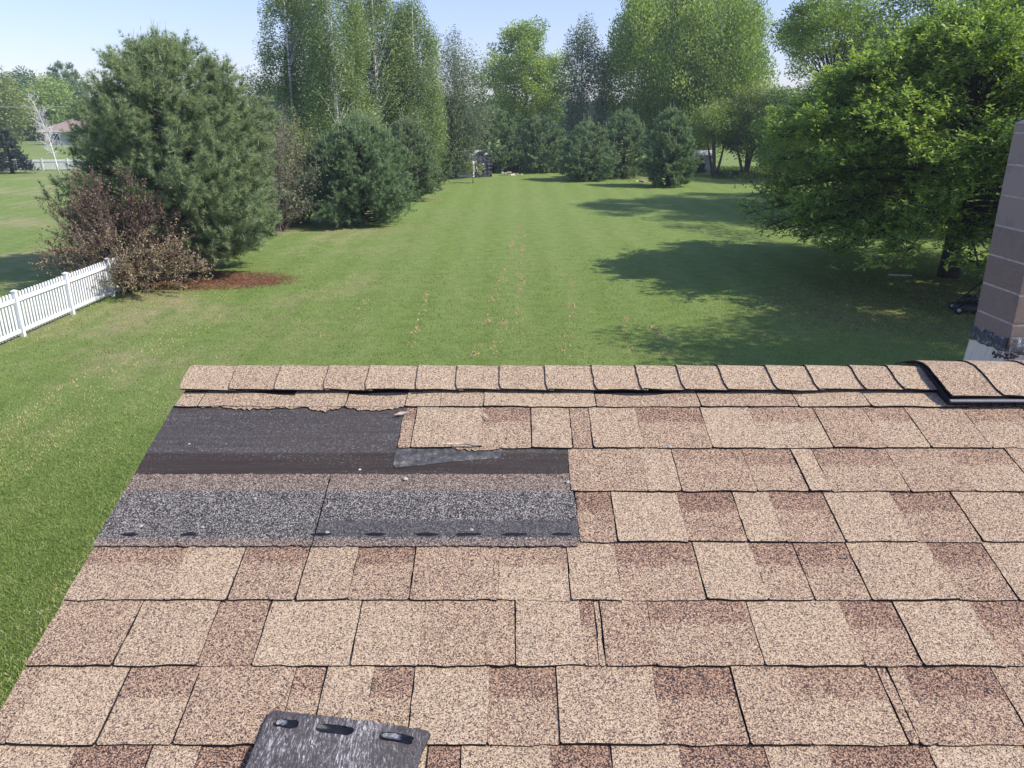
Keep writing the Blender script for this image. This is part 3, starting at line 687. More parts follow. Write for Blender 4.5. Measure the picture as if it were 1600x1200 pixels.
# loose flipped shingle piece lying on the roof
def loose():
    A, B = S(425, 1117), S(676, 1151); u_ax = Vector((B[0] - A[0], B[1] - A[1], 0)); L = u_ax.length; u_ax.normalize(); v_ax = Vector((-u_ax.y, u_ax.x, 0))
    if v_ax.y > 0: v_ax = -v_ax
    sh = S(384, 1215); dn = Vector((sh[0] - A[0], sh[1] - A[1], 0)); dn_n = dn.normalized()
    o = thing('loose_shingle', 'loose torn shingle lying face down with white scuffs on the tan roof', 'shingle')
    o.matrix_world = MROOF @ Matrix.Translation((A[0], A[1], .0)) 
    m = MB(); N, Mv = 36, 24; V = []; D = .30; r2 = random.Random(6)
    for j in range(Mv):
        for i in range(N):
            s, t = i / (N - 1), j / (Mv - 1)
            p = u_ax * (L * s) + (dn_n * (1 - s) + (Vector((S(650, 1215)[0] - B[0], S(650, 1215)[1] - B[1], 0)).normalized()) * s) * (D * t)
            if j == 0: p = p + v_ax * r2.uniform(-.001, .002) + v_ax * (.003 * max(0, 1 - abs(s) * 30)) + v_ax * (.004 * max(0, 1 - (1 - s) * 24))
            if i in (0, N - 1): p = p + u_ax * r2.gauss(0, .0008)
            h = .0155 + .004 * math.sin(s * 3.1) + .003 * math.sin(t * 3 + s * 2)
            V.append((p.x, p.y, h))
    k = len(V); V2 = [(a, b, c - .0045) for a, b, c in V]
    m.add(V, [(j * N + i, (j + 1) * N + i, (j + 1) * N + i + 1, j * N + i + 1) for j in range(Mv - 1) for i in range(N - 1)], 0, True)
    ring = [i for i in range(N)] + [j * N + N - 1 for j in range(1, Mv)] + [(Mv - 1) * N + i for i in range(N - 2, -1, -1)] + [j * N for j in range(Mv - 2, 0, -1)]
    m.add([V[i] for i in ring] + [V2[i] for i in ring], [(i, (i + 1) % len(ring), (i + 1) % len(ring) + len(ring), i + len(ring)) for i in range(len(ring))], 1)
    m.build('asphalt_sheet', [M_BACK, M_EDGE], o)
    dashes = [(.05, .20, 1), (.32, .54, 0), (.70, .90, 1)]
    k2 = NT('plastic_film', .3, .5); vv = k2.coord('Object'); q = k2.noise(vv, 120, 5, .8); k2.col(k2.ramp(q, [(.45, (.03, .03, .034)), (.58, (.22, .22, .23)), (.70, (.62, .62, .64))])); k2.bump(q, .8, .004)
    for (s0, s1, film) in dashes:
        for layer, (ss0, ss1, off, wd, hh, mt) in enumerate([(s0, s1 + .01, .021, .0100, .0009, M_TAR)] + ([(s0 + .02, s1 - .06, .020, .0062, .0016, k2.m)] if film else [])):
            mm = MB(); n = 18; ce = []
            for i in range(n):
                t = 2 * math.pi * i / n; s = (ss0 + ss1) / 2 + (ss1 - ss0) / 2 * math.copysign(abs(math.cos(t)) ** .5, math.cos(t)) * r2.uniform(.92, 1.05)
                q_ = u_ax * (L * s) + v_ax * (off + wd * .8 * math.copysign(abs(math.sin(t)) ** .6, math.sin(t)) * r2.uniform(.75, 1.1)); hb_ = .0155 + .004 * math.sin(s * 3.1) + .003 * math.sin(.07 + s * 2)
                ce.append((q_.x, q_.y, hb_ + hh))
            cx_ = sum(c[0] for c in ce) / n; cy_ = sum(c[1] for c in ce) / n; cz_ = sum(c[2] for c in ce) / n + .0002
            mm.add(ce + [(cx_, cy_, cz_)] + [(a, b, c - .002) for a, b, c in ce], [(i, n, (i + 1) % n) if False else ((i + 1) % n, n, i) for i in range(n)] + [(i, (i + 1) % n, (i + 1) % n + n + 1, i + n + 1) for i in range(n)], 0, True)
            mm.build('sealant_strip' if layer == 0 else 'release_film', mt, o)
loose()
#@@REST@@
# ------------------------------------------------------------------ vegetation builders
def unit(a): return a / (np.linalg.norm(a, axis=1, keepdims=True) + 1e-9)
def rand_dirs(r, n): return unit(r.normal(0, 1, (n, 3)))
def quads(P, D, N, L, Wd):
    """rhombic leaves at P pointing along D with face normal about N"""
    B = unit(np.cross(D, N)); L = L[:, None]; Wd = Wd[:, None]
    return np.stack([P, P + D * L * .45 + B * Wd * .5, P + D * L, P + D * L * .45 - B * Wd * .5], 1)
def profile(prof, t): return np.interp(t, [p[0] for p in prof], [p[1] for p in prof])

def leafy_crown(r, H0, H1, Rm, prof, nclump, rc, nleaf, leaf, flat=.7, shell=.62, squash=1.0, droop=0.0, lump=.25, gap=0.0, lift=0.0, up=.5, star=0, wide=.5, asym=0.0):
    """clumps spread through a crown outline, leaves through the clumps. returns V, tone, clump centres"""
    t = r.uniform(0, 1, nclump * 3); t = t[r.uniform(0, 1, len(t)) < profile(prof, t) + .08][:nclump]; n = len(t)
    a = r.uniform(0, 2 * np.pi, n); q = shell + (1 - shell) * np.sqrt(r.uniform(0, 1, n)); q = np.where(r.uniform(0, 1, n) < .2, r.uniform(.1, shell, n), q)
    ph = r.uniform(0, 6.28, 6)
    lob = 1 + lump * (np.sin(2 * a + ph[0] + 3 * t) * .4 + np.sin(3 * a + ph[1] - 5 * t) * .35 + np.sin(5 * a + ph[2] + 9 * t) * .3 + np.sin(14 * t + ph[3]) * .25) + asym * np.cos(a - math.pi)
    rad = profile(prof, t) * Rm * q * lob
    Cc = np.stack([rad * np.cos(a), rad * np.sin(a) * squash, H0 + (H1 - H0) * t], 1)
    Rr = rc * r.uniform(.55, 1.35, n)
    per = (Rr ** 2); per = (per / per.sum() * nleaf).astype(int) + 4
    idx = np.repeat(np.arange(n), per); m = len(idx)
    d = rand_dirs(r, m); rr = Rr[idx] * r.uniform(0, 1, m) ** .42
    off = d * rr[:, None]; off[:, 2] *= flat
    if droop: off[:, 2] -= droop * (off[:, 0] ** 2 + off[:, 1] ** 2) / Rr[idx]
    P = Cc[idx] + off
    if gap: keep = (np.sin(P[:, 0] * 2.1 + 1) + np.sin(P[:, 1] * 2.3) + np.sin(P[:, 2] * 2.7 + 2)) > -3 + gap * 3; P = P[keep]; idx = idx[keep]; d = d[keep]; m = len(P)
    ct = r.uniform(-.3, .3, n)
    if star:
        P = np.repeat(P, star, 0); idx = np.repeat(idx, star); d = np.repeat(d, star, 0); m = len(P)
    D = rand_dirs(r, m) * .9 + d * .6 + np.array([0, 0, -droop * .8]); D[:, 2] = D[:, 2] * .6 + lift; D = unit(D)
    N = unit(rand_dirs(r, m) * .8 + np.array([0, 0, up]) + d * .35)
    L = leaf * r.uniform(.6, 1.35, m); V = quads(P, D, N, L, L * wide)
    tone = np.clip(r.uniform(0, 1, m) * .62 + .19 + ct[idx], 0, 1)
    return V.reshape(-1, 3), np.repeat(tone, 4), Cc

def limbs(m, r, base, top, r0, targets, n, bend=.2, sides=6, first=.25, thin=.3):
    """trunk from base to top with limbs that curve out to the clump centres"""
    base = Vector(base); top = Vector(top); K = 9; pts = []; rd_ = []
    for i in range(K):
        t = i / (K - 1); p = base.lerp(top, t) + Vector((math.sin(t * 5 + r.uniform(0, 1)) * bend * .3 * t, math.cos(t * 4) * bend * .3 * t, 0))
        pts.append(p); rd_.append(r0 * (1.25 if i == 0 else 1) * (1 - t) ** .8 + .012)
    m.tube(pts, rd_, 8)
    if len(targets) == 0: return
    ch = r.choice(len(targets), min(n, len(targets)), replace=False)
    for c in ch:
        T_ = Vector(targets[c]); L = (top - base).length
        tt = min(.96, max(first, ((T_.z - base.z) / L) * .72 - .04)); s_ = base.lerp(top, tt); k = int(tt * (K - 1)); s_ = pts[k].lerp(pts[min(k + 1, K - 1)], tt * (K - 1) - k)
        mid = s_.lerp(T_, .5) + Vector((r.normal(0, .1), r.normal(0, .1), abs((T_ - s_).length) * .10)); ra = r0 * thin * (1 - tt) ** .5 + .01
        q1 = s_.lerp(mid, .5) + Vector((0, 0, .03)); q2 = mid.lerp(T_, .55)
        m.tube([s_, q1, mid, q2, T_], [ra, ra * .8, ra * .55, ra * .35, ra * .12], sides, cap=False)

def pine_crown(r, H, Rm, prof, nbr, needle=.13, nw=.012, ntw=9, tuft=16, base_h=.3, rise=.5, sprigs=5, candles=0, lobe=.10, twig=.45, thick=1.0):
    """whorled limbs carrying twigs with tufts of needles; returns needle verts, tones and limb curves"""
    curves = []; SP = []; SD = []; ST = []
    t = r.uniform(0, 1, nbr * 3); t = np.sort(t[r.uniform(0, 1, len(t)) < profile(prof, t) * .8 + .25][:nbr])
    ga = 0
    for ti in t:
        ga += 2.39996 + r.uniform(-.4, .4); h = base_h + (H - base_h) * ti * .97
        Rr = profile(prof, ti) * Rm * r.uniform(.78, 1.12) * (1 + lobe * math.sin(3 * ga + 7 * ti + 1) + lobe * .8 * math.sin(5 * ga - 11 * ti)) + .12; up = rise * (.35 + ti) * Rr * r.uniform(.6, 1.2)
        d = np.array([math.cos(ga), math.sin(ga), 0]); s = np.array([0, 0, max(.1, h - up * .8)]); e = np.array([d[0] * Rr, d[1] * Rr, h + up * .12 + .05])
        ts = np.linspace(0, 1, 7)[:, None]; c = s + (e - s) * ts + np.array([0, 0, 1]) * (ts ** 2 - ts) * up * .6
        curves.append(c)
        for j in range(ntw + int(Rr * 2.4)):
            q = r.uniform(.22, 1.0) ** .6; k = min(5, int(q * 6)); p = c[k] + (c[k + 1] - c[k]) * (q * 6 - k if k < 6 else 0)
            tw = d * r.uniform(.3, 1) + rand_dirs(r, 1)[0] * .85 + np.array([0, 0, .38 + .5 * ti]); tw /= np.linalg.norm(tw)
            Lt = twig * r.uniform(.35, 1.15)
            ns = sprigs
            for x in range(ns):
                f = (x + .6) / ns; SP.append(p + tw * Lt * f + np.array([0, 0, .10 * Lt * f * f])); SD.append(tw + np.array([0, 0, .25 * f])); ST.append(f)
    for i in range(candles):
        a = r.uniform(0, 6.28); q = abs(r.normal(0, .42)); x_, y_ = Rm * .62 * q * math.cos(a), Rm * .62 * q * math.sin(a); z_ = H * (1 - .16 * q * q) - .55; L = r.uniform(.5, 1.15) * (1 - .25 * q)
        c = np.array([[x_, y_, z_]]) + np.linspace(0, 1, 7)[:, None] * np.array([[x_ * .08 + r.normal(0, .05), y_ * .08, L]]); curves.append(c)
        for j in range(10): f = r.uniform(0, 1); k = min(5, int(f * 6)); SP.append(c[k] + (c[k + 1] - c[k]) * (f * 6 - k)); SD.append(np.array([0, 0, 1.6]) + rand_dirs(r, 1)[0] * .4); ST.append(1.0)
        for j in range(4):
            b = a + j * 1.7; td = np.array([math.cos(b) * .8, math.sin(b) * .8, .75]); f0 = r.uniform(.05, .45)
            for x2 in range(4): SP.append(c[0] + (c[6] - c[0]) * f0 + td * .11 * (x2 + 1)); SD.append(td + [0, 0, .3 * x2]); ST.append(.9)
    SP = np.array(SP); SD = unit(np.array(SD)); ST = np.array(ST)
    n = len(SP); idx = np.repeat(np.arange(n), tuft); m = len(idx)
    D = unit(SD[idx] * .75 + rand_dirs(r, m) * .9); B = unit(np.cross(D, rand_dirs(r, m)))
    L = needle * r.uniform(.6, 1.25, m)[:, None]; Wd = nw * r.uniform(.6, 1.4, m)[:, None] * thick
    P = SP[idx] + rand_dirs(r, m) * .015
    V = np.stack([P - B * Wd * .5, P + B * Wd * .5, P + D * L], 1).reshape(-1, 3)
    st = r.uniform(-.12, .12, n); tone = np.clip(.22 + .42 * ST[idx] + st[idx] + r.uniform(-.16, .16, m), 0, 1)
    return V, np.repeat(tone, 3), curves

BARK = plain('bark_brown', (.13, .10, .08), .95, .35, 9, bump=.8)
BARKD = plain('bark_dark', (.055, .047, .042), .95, .35, 9, bump=.8)
k_ = NT('birch_bark', .8, .2); v_ = k_.geo(); q_ = k_.noise(k_.geo((1.5, 1.5, 9)), 1.0, 4, .7); k_.col(k_.ramp(q_, [(.38, (.08, .075, .07)), (.5, (.55, .53, .49)), (.7, (.70, .68, .64))])); BIRCH = k_.m
F_PINE = foliage('pine_needles', [(0, (0.083, 0.120, 0.071)), (.4, (0.196, 0.258, 0.143)), (.7, (0.325, 0.390, 0.199)), (.92, (0.503, 0.514, 0.254)), (1, (0.634, 0.564, 0.301))], .32, .5)
F_PINE2 = foliage('pine_needles_dark', [(0, (0.068, 0.113, 0.065)), (.5, (0.178, 0.261, 0.139)), (.85, (0.335, 0.429, 0.206)), (1, (0.523, 0.523, 0.251))], .3, .5)
F_PINE3 = foliage('pine_needles_light', [(0, (0.064, 0.103, 0.051)), (.5, (0.157, 0.226, 0.108)), (.85, (0.272, 0.341, 0.157)), (1, (0.400, 0.396, 0.215))], .2, .5)
F_SPRUCE = foliage('spruce_needles', [(0, (.022, .035, .034)), (.6, (.055, .080, .075)), (1, (.12, .15, .13))], .08, .5)
F_BIRCH = foliage('birch_leaves', [(0, (0.093, 0.137, 0.051)), (.5, (0.193, 0.267, 0.103)), (.85, (0.310, 0.389, 0.159)), (1, (0.497, 0.534, 0.287))], .32, .45)
F_BIRCHP = foliage('pale_leaves', [(0, (.075, .095, .050)), (.5, (.16, .20, .11)), (1, (.32, .35, .22))], .3, .45)
F_MAPLE = foliage('maple_leaves', [(0, (0.109, 0.171, 0.040)), (.5, (0.228, 0.317, 0.083)), (.85, (0.355, 0.448, 0.129)), (1, (0.524, 0.558, 0.189))], .34, .45)
F_OAK = foliage('oak_leaves', [(0, (0.099, 0.162, 0.040)), (.45, (0.222, 0.323, 0.075)), (.8, (0.393, 0.485, 0.113)), (.94, (0.606, 0.600, 0.182)), (1, (0.608, 0.582, 0.228))], .42, .42, .35)
F_DARK = foliage('dark_leaves', [(0, (0.060, 0.106, 0.034)), (.5, (0.133, 0.211, 0.066)), (1, (0.266, 0.360, 0.117))], .3, .5)
F_YEL = foliage('yellow_green_leaves', [(0, (0.092, 0.127, 0.034)), (.5, (0.196, 0.241, 0.075)), (1, (0.368, 0.402, 0.149))], .3, .5)
F_PURP = foliage('purple_leaves', [(0, (0.111, 0.075, 0.058)), (.4, (0.263, 0.180, 0.131)), (.65, (0.355, 0.274, 0.172)), (.9, (0.315, 0.360, 0.152)), (1, (0.499, 0.500, 0.275))], .2, .5)
F_FAR = foliage('far_leaves', [(0, (.035, .07, .03)), (.5, (.075, .13, .05)), (1, (.16, .22, .085))], .25, .6)

def tree(name, label, cat, x, y, seed, H, Rm, prof, H0=1.0, mat=F_MAPLE, bark=BARK, r0=.2, group=None, nlimb=24, stems=1, stem_spread=.5, topf=.9, toff=0.0, **kw):
    r = np.random.default_rng(seed); t = thing(name, label, cat, (x, y, 0), 0, group)
    V, tone, Cc = leafy_crown(r, H0, H, Rm, prof, **kw)
    np_mesh('crown', V, 4, mat, t, tone)
    m = MB()
    for s in range(stems):
        a = r.uniform(0, 6.28) if stems > 1 else 0; e = stem_spread * (stems > 1)
        tg = Cc if stems == 1 else Cc[(np.cos(a) * Cc[:, 0] + np.sin(a) * Cc[:, 1]) > 0]
        limbs(m, r, (math.cos(a) * .18 * (stems > 1), math.sin(a) * .18 * (stems > 1) - toff * Rm, -.05), (math.cos(a) * e * Rm + toff * .25, math.sin(a) * e * Rm - toff * Rm * .8, H * topf), r0, tg, nlimb // stems)
    m.build('trunk', bark, t); return t
def pine(label, x, y, seed, H, Rm, prof, mat=F_PINE2, cat='pine', name='pine_tree', group=None, bark=BARKD, r0=.16, candle=0, cspread=1.2, **kw):
    r = np.random.default_rng(seed); t = thing(name, label, cat, (x, y, 0), 0, group)
    V, tone, curves = pine_crown(r, H, Rm, prof, **kw)
    np_mesh('crown', V, 3, mat, t, tone)
    m = MB(); m.tube([(0, 0, -.05), (.03, 0, H * .4), (0, .03, H * .75), (0, 0, H)], [r0 * 1.2, r0 * .8, r0 * .4, .02], 8)
    for c in curves[::1 if len(curves) < 400 else 2]: m.tube([tuple(c[i]) for i in (0, 2, 4, 6)], [.03, .022, .014, .006], 4, cap=False)
    m.build('trunk', bark, t)
    if candle:                        # pale upright new shoots
        cm = MB(); tips = sorted([c[6] for c in curves], key=lambda c: -c[2])[:int(len(curves) * .8)]
        for i in range(candle):
            c = tips[int(abs(r.normal(0, .35)) * len(tips)) % len(tips)]
            o_ = np.array([r.normal(0, .09), r.normal(0, .09), r.uniform(-.1, .02)]); L = r.uniform(.12, .42) * cspread * (1.5 if c[2] > H * .86 else 1)
            b = c + o_; e = b + np.array([r.normal(0, .05), r.normal(0, .05), L]); cm.tube([tuple(b), tuple(e)], [.014, .005], 4, cap=False)
        cm.build('new_shoots', plain('pine_candles', (.24, .27, .15), .8, .3, 6), t)['kind'] = 'stuff'
    return t
def at(px, py): p = G(px, py); return p.x, p.y
WHITE_PINE = [(0, .5), (.08, .85), (.22, 1), (.45, 1), (.65, .9), (.8, .74), (.92, .5), (1, .2)]
ROUND_PINE = [(0, .62), (.1, .9), (.3, 1), (.55, .9), (.75, .68), (.9, .38), (1, .08)]
OVAL = [(0, .25), (.12, .62), (.3, .92), (.5, 1), (.7, .9), (.85, .66), (.95, .36), (1, .12)]
COLUMN = [(0, .4), (.1, .8), (.3, 1), (.55, .92), (.75, .7), (.9, .42), (1, .12)]

# -- the big white pine on the left
x, y = 0, 27.5; x = XY(299, 420, y); Hp = ZY(66, y)
pine('big shaggy blue-green white pine behind the red-leaved bush', x, y, 11, Hp, 3.05, WHITE_PINE, F_PINE, nbr=470, needle=.165, nw=.013, ntw=9, tuft=20, base_h=.4, rise=.42, candle=230, twig=.55, sprigs=5, r0=.2, cspread=.6, candles=34, lobe=.13)
# -- red-leaved bush
def bush():
    y_ = 24.2; x_ = XY(200, 440, y_); r = np.random.default_rng(21); t = thing('purple_leaf_bush', 'sparse reddish brown leaved bush spilling over the white picket fence', 'bush', (x_, y_, 0))
    V = []; m = MB(); P = []; T_ = []
    for i in range(240):
        a = r.uniform(0, 6.28); el = r.uniform(.12, 1.45); L = (2.25 + 1.15 * math.sin(el) ** 2) * r.uniform(.72, 1.12)
        d = np.array([math.cos(a) * math.cos(el) * 1.12, math.sin(a) * math.cos(el) * .85, math.sin(el)]); b = np.array([r.normal(0, .12), r.normal(0, .12), .05])
        c1_ = b + d * L * .4 + [0, 0, .15]; c2_ = b + d * L * .75 + [0, 0, .12]; e = b + d * L + [0, 0, -.1 + .15 * math.sin(el)]
        m.tube([tuple(b), tuple(c1_), tuple(c2_), tuple(e)], [.03, .018, .010, .004], 4, cap=False)
        for j in range(11):
            q = r.uniform(.28, 1.0); p = c1_ + (c2_ - c1_) * min(1, (q - .28) / .4) if q < .68 else c2_ + (e - c2_) * (q - .68) / .32
            td = d * .7 + rand_dirs(r, 1)[0] * .8 + np.array([0, 0, .35]); td /= np.linalg.norm(td); tl = r.uniform(.2, .6)
            m.tube([tuple(p), tuple(p + td * tl)], [.007, .003], 3, cap=False)
            nl = 17; f = r.uniform(0, 1.02, nl)[:, None]; P.append(p + td * tl * f + r.normal(0, .022, (nl, 3))); T_.append(np.full(nl, .45 - .28 * (p[2] > 2.0) + .10 * (p[2] < 1.4) + r.uniform(-.15, .15)))
    P = np.concatenate(P); T_ = np.concatenate(T_); n = len(P); D = rand_dirs(r, n); N = unit(rand_dirs(r, n) + [0, 0, .4]); L = .055 * r.uniform(.6, 1.4, n)
    np_mesh('crown', quads(P, D, N, L, L * .6).reshape(-1, 3), 4, F_PURP, t, np.repeat(np.clip(T_ + r.uniform(-.25, .25, n), 0, 1), 4))
    m.build('branches', plain('bush_twigs', (.12, .085, .07), .9, .3, 9), t)
bush()
# -- twiggy grey shrub and the yellow-green one behind the pine
def twiggy(label, x, y, H, Rr, seed, n, leafmat, nleaf, wood):
    r = np.random.default_rng(seed); t = thing('twiggy_shrub', label, 'shrub', (x, y, 0)); m = MB(); P = []
    for i in range(n):
        a = r.uniform(0, 6.28); el = r.uniform(.35, 1.5); L = H * r.uniform(.7, 1.05) * (.55 + .45 * math.sin(el)); d = np.array([math.cos(a) * math.cos(el) * Rr / H * 1.5, math.sin(a) * math.cos(el) * Rr / H * 1.5, math.sin(el)])
        b = np.array([r.normal(0, .25), r.normal(0, .25), 0]); e = b + d * L; c_ = b + d * L * .55 + [0, 0, .2]; m.tube([tuple(b), tuple(c_), tuple(e)], [.045, .022, .006], 4, cap=False)
        for j in range(9):
            q = r.uniform(.3, 1); p = b + (e - b) * q; td = rand_dirs(r, 1)[0] * .7 + d * .6; e2 = p + td * r.uniform(.3, .9); m.tube([tuple(p), tuple(e2)], [.014, .005], 3, cap=False)
            for k in range(3):
                p2 = p + (e2 - p) * r.uniform(.3, 1); e3 = p2 + rand_dirs(r, 1)[0] * .35 + [0, 0, .12]; m.tube([tuple(p2), tuple(e3)], [.007, .004], 3, cap=False); P.append(np.array(e3)); P.append(p2)
    m.build('branches', wood, t); P = np.array(P); idx = r.integers(0, len(P), nleaf); Q = P[idx] + r.normal(0, .14, (nleaf, 3)); D = rand_dirs(r, nleaf); N = unit(rand_dirs(r, nleaf) + [0, 0, .4]); L = .11 * r.uniform(.6, 1.3, nleaf)
    np_mesh('crown', quads(Q, D, N, L, L * .5).reshape(-1, 3), 4, leafmat, t, np.repeat(r.uniform(0, 1, nleaf), 4))
GREYW = plain('grey_twigs', (.22, .18, .155), .9, .25, 5)
twiggy('bare grey-twigged shrub between the big pine and the yellow-green shrub', XY(428, 330, 38), 38, ZY(168, 38), 2.2, 31, 80, F_BIRCHP, 9000, GREYW)
twiggy('yellow-green leafy shrub between the grey twigs and the dark round pine', XY(462, 330, 40.5), 40.5, ZY(190, 40.5), 1.7, 32, 80, F_YEL, 26000, GREYW)
twiggy('tall pale shrub showing above the shoulder of the big pine', XY(378, 330, 40), 40, ZY(118, 40), 2.0, 33, 90, F_YEL, 20000, GREYW)
# -- pine row on the left edge of the lawn
x, y = at(562, 352); pine('dark dense round pine at the left edge of the lawn', x, y + .6, 41, ZY(184, y + .6), 2.75, ROUND_PINE, F_PINE2, candles=9, nbr=330, needle=.14, nw=.018, ntw=9, tuft=15, base_h=.15, rise=.35, candle=150, twig=.45, sprigs=4)
x, y = at(640, 314); pine('paler green pine just right of the dark round pine', x, y + .5, 42, ZY(188, y + .5), 1.9, ROUND_PINE, F_PINE3, nbr=170, needle=.16, nw=.024, ntw=8, tuft=12, base_h=.15, rise=.5, candles=7, candle=120, twig=.45, sprigs=4)
x, y = at(705, 281); pine('soft pale green columnar pine left of the tarp shelter', x, y + 1.5, 43, ZY(150, y), 1.65, COLUMN, F_PINE3, nbr=150, needle=.17, nw=.03, ntw=8, tuft=11, base_h=.1, rise=.5, candle=50, twig=.42, sprigs=4)
x, y = at(672, 290); pine('pale green pine between the paler pine and the columnar one', x, y + 1, 44, ZY(178, y), 1.6, ROUND_PINE, F_PINE3, nbr=150, needle=.17, nw=.03, ntw=8, tuft=11, base_h=.1, rise=.5, candle=50, twig=.42, sprigs=4)
# -- birches
BG = 'tall birches standing behind the left pines'
def birch(px, ptop, Y, wpx, seed, label, n=62000, mat=F_BIRCH, leaf=.115, H0=1.5, toff=.75, tr=.13, prof=COLUMN, **kw):
    Rm = wpx / 1200 * Y * 1.02 / 2
    return tree('birch_tree', label, 'birch', XY(px, 280, Y), Y, seed, ZY(ptop, Y), Rm, prof, H0, mat, BIRCH, tr, BG, nlimb=40, nclump=int(340), rc=.62, nleaf=int(n * 1.35), flat=2.0, droop=.12, leaf=leaf, wide=.62, shell=.5, lump=.45, topf=.96, toff=toff, **kw)
birch(476, -60, 58, 112, 51, 'leftmost tall birch with leaves trailing against the sky')
birch(540, -70, 55, 105, 52, 'tall birch with the straightest white trunk, right of the leftmost birch', 58000)
birch(600, -45, 60, 110, 53, 'broad full birch in the middle of the birch group')
birch(655, 2, 61, 88, 54, 'pointed birch at the right end of the dense birch group', 46000)
birch(718, 58, 70, 82, 55, 'thin see-through birch right of the pointed birch', 22000, F_BIRCHP, .12, toff=0, tr=.06)
birch(905, 28, 84, 78, 56, 'narrow sparse grey-green birch left of the large maple', 19000, F_BIRCHP, .16, toff=0, tr=.08)
# -- far edge of the lawn
x, y = at(770, 273); pine('dark pine behind the tarp shelter', x, y + 3.2, 61, ZY(168, y + 3), 2.6, ROUND_PINE, F_PINE2, nbr=150, needle=.2, nw=.035, ntw=8, tuft=10, base_h=.1, rise=.5, candle=90, twig=.5, sprigs=4)
x, y = at(845, 272); pine('dark shaded pine right of the pine by the tarp shelter', x, y + 2.5, 62, ZY(180, y + 2.5), 2.7, ROUND_PINE, F_PINE2, nbr=150, needle=.2, nw=.035, ntw=8, tuft=10, base_h=.1, rise=.5, candle=60, twig=.5, sprigs=4)
x, y = at(918, 283); pine('rounded short pine alone in front of the far row', x, y + .8, 63, ZY(193, y), 2.4, ROUND_PINE, F_PINE2, nbr=170, needle=.17, nw=.03, ntw=8, tuft=11, base_h=.1, rise=.5, candles=7, candle=90, twig=.42, sprigs=4)
x, y = at(978, 281); pine('dark pine set back between two rounded pines', x, y + 2.0, 64, ZY(172, y + 2), 2.3, ROUND_PINE, F_PINE2, nbr=160, needle=.18, nw=.032, ntw=8, tuft=10, base_h=.2, rise=.5, candle=90, twig=.45, sprigs=4)
x, y = at(1047, 293); pine('round-topped pine nearest the small grey shed', x, y + .9, 65, ZY(172, y), 1.95, ROUND_PINE, F_PINE2, nbr=190, needle=.17, nw=.03, ntw=8, tuft=11, base_h=.1, rise=.5, candles=7, candle=110, twig=.42, sprigs=4)
tree('maple_tree', 'medium bright green maple between the birches and the large maple', 'maple', XY(822, 200, 95), 95, 71, ZY(38, 95), 4.9, OVAL, 2.5, F_MAPLE, BARK, .2, nclump=170, rc=1.25, nleaf=42000, leaf=.27, lump=.3)
x, y = at(1115, 262); tree('maple_tree', 'large billowing maple with forked trunks at the end of the lawn', 'maple', XY(1066, 250, 82), 84, 72, ZY(-35, 84), 8.7, OVAL, 1.6, F_MAPLE, BARK, .26, nclump=620, rc=1.45, nleaf=190000, leaf=.23, lump=.22, shell=.5, flat=1.25, lift=.9, stems=4, stem_spread=.4, nlimb=48)
tree('multi_stem_tree', 'lighter green tree with splayed stems right of the large maple', 'tree', XY(1165, 262, 74), 74, 73, ZY(135, 74), 3.6, OVAL, 1.9, F_YEL, BARK, .13, nclump=130, rc=.85, nleaf=26000, leaf=.18, stems=5, stem_spread=.6, nlimb=30, topf=.8, wide=.5)
tree('multi_stem_tree', 'small forked tree under the right edge of the large maple', 'tree', XY(1118, 262, 73), 73, 74, ZY(165, 73), 2.3, OVAL, 2.9, F_MAPLE, BARK, .12, nclump=60, rc=.8, nleaf=9000, leaf=.18, stems=4, stem_spread=.6, nlimb=20, topf=.8)
tree('small_tree', 'dark small tree half hidden behind the low oak branches', 'tree', XY(1215, 268, 70), 70, 75, ZY(140, 70), 3.1, OVAL, .8, F_DARK, BARKD, .13, nclump=110, rc=.8, nleaf=18000, leaf=.18, stems=3, stem_spread=.5)
tree('small_tree', 'dull green tree in the gap left of the oak', 'tree', XY(1262, 260, 66), 66, 76, ZY(118, 66), 3.4, OVAL, .8, F_DARK, BARKD, .13, nclump=120, rc=.85, nleaf=20000, leaf=.18)
tree('locust_tree', 'tall feathery tree with dark open branches against the sky', 'tree', XY(1285, 250, 46), 46, 77, ZY(-25, 46), 3.9, [(0, .6), (.3, .8), (.45, .35), (.55, .75), (.8, 1), (.93, .7), (1, .3)], 2.0, F_MAPLE, BARKD, .2, nclump=120, rc=.8, nleaf=52000, leaf=.15, lump=.5, nlimb=40, wide=.45, shell=.4)
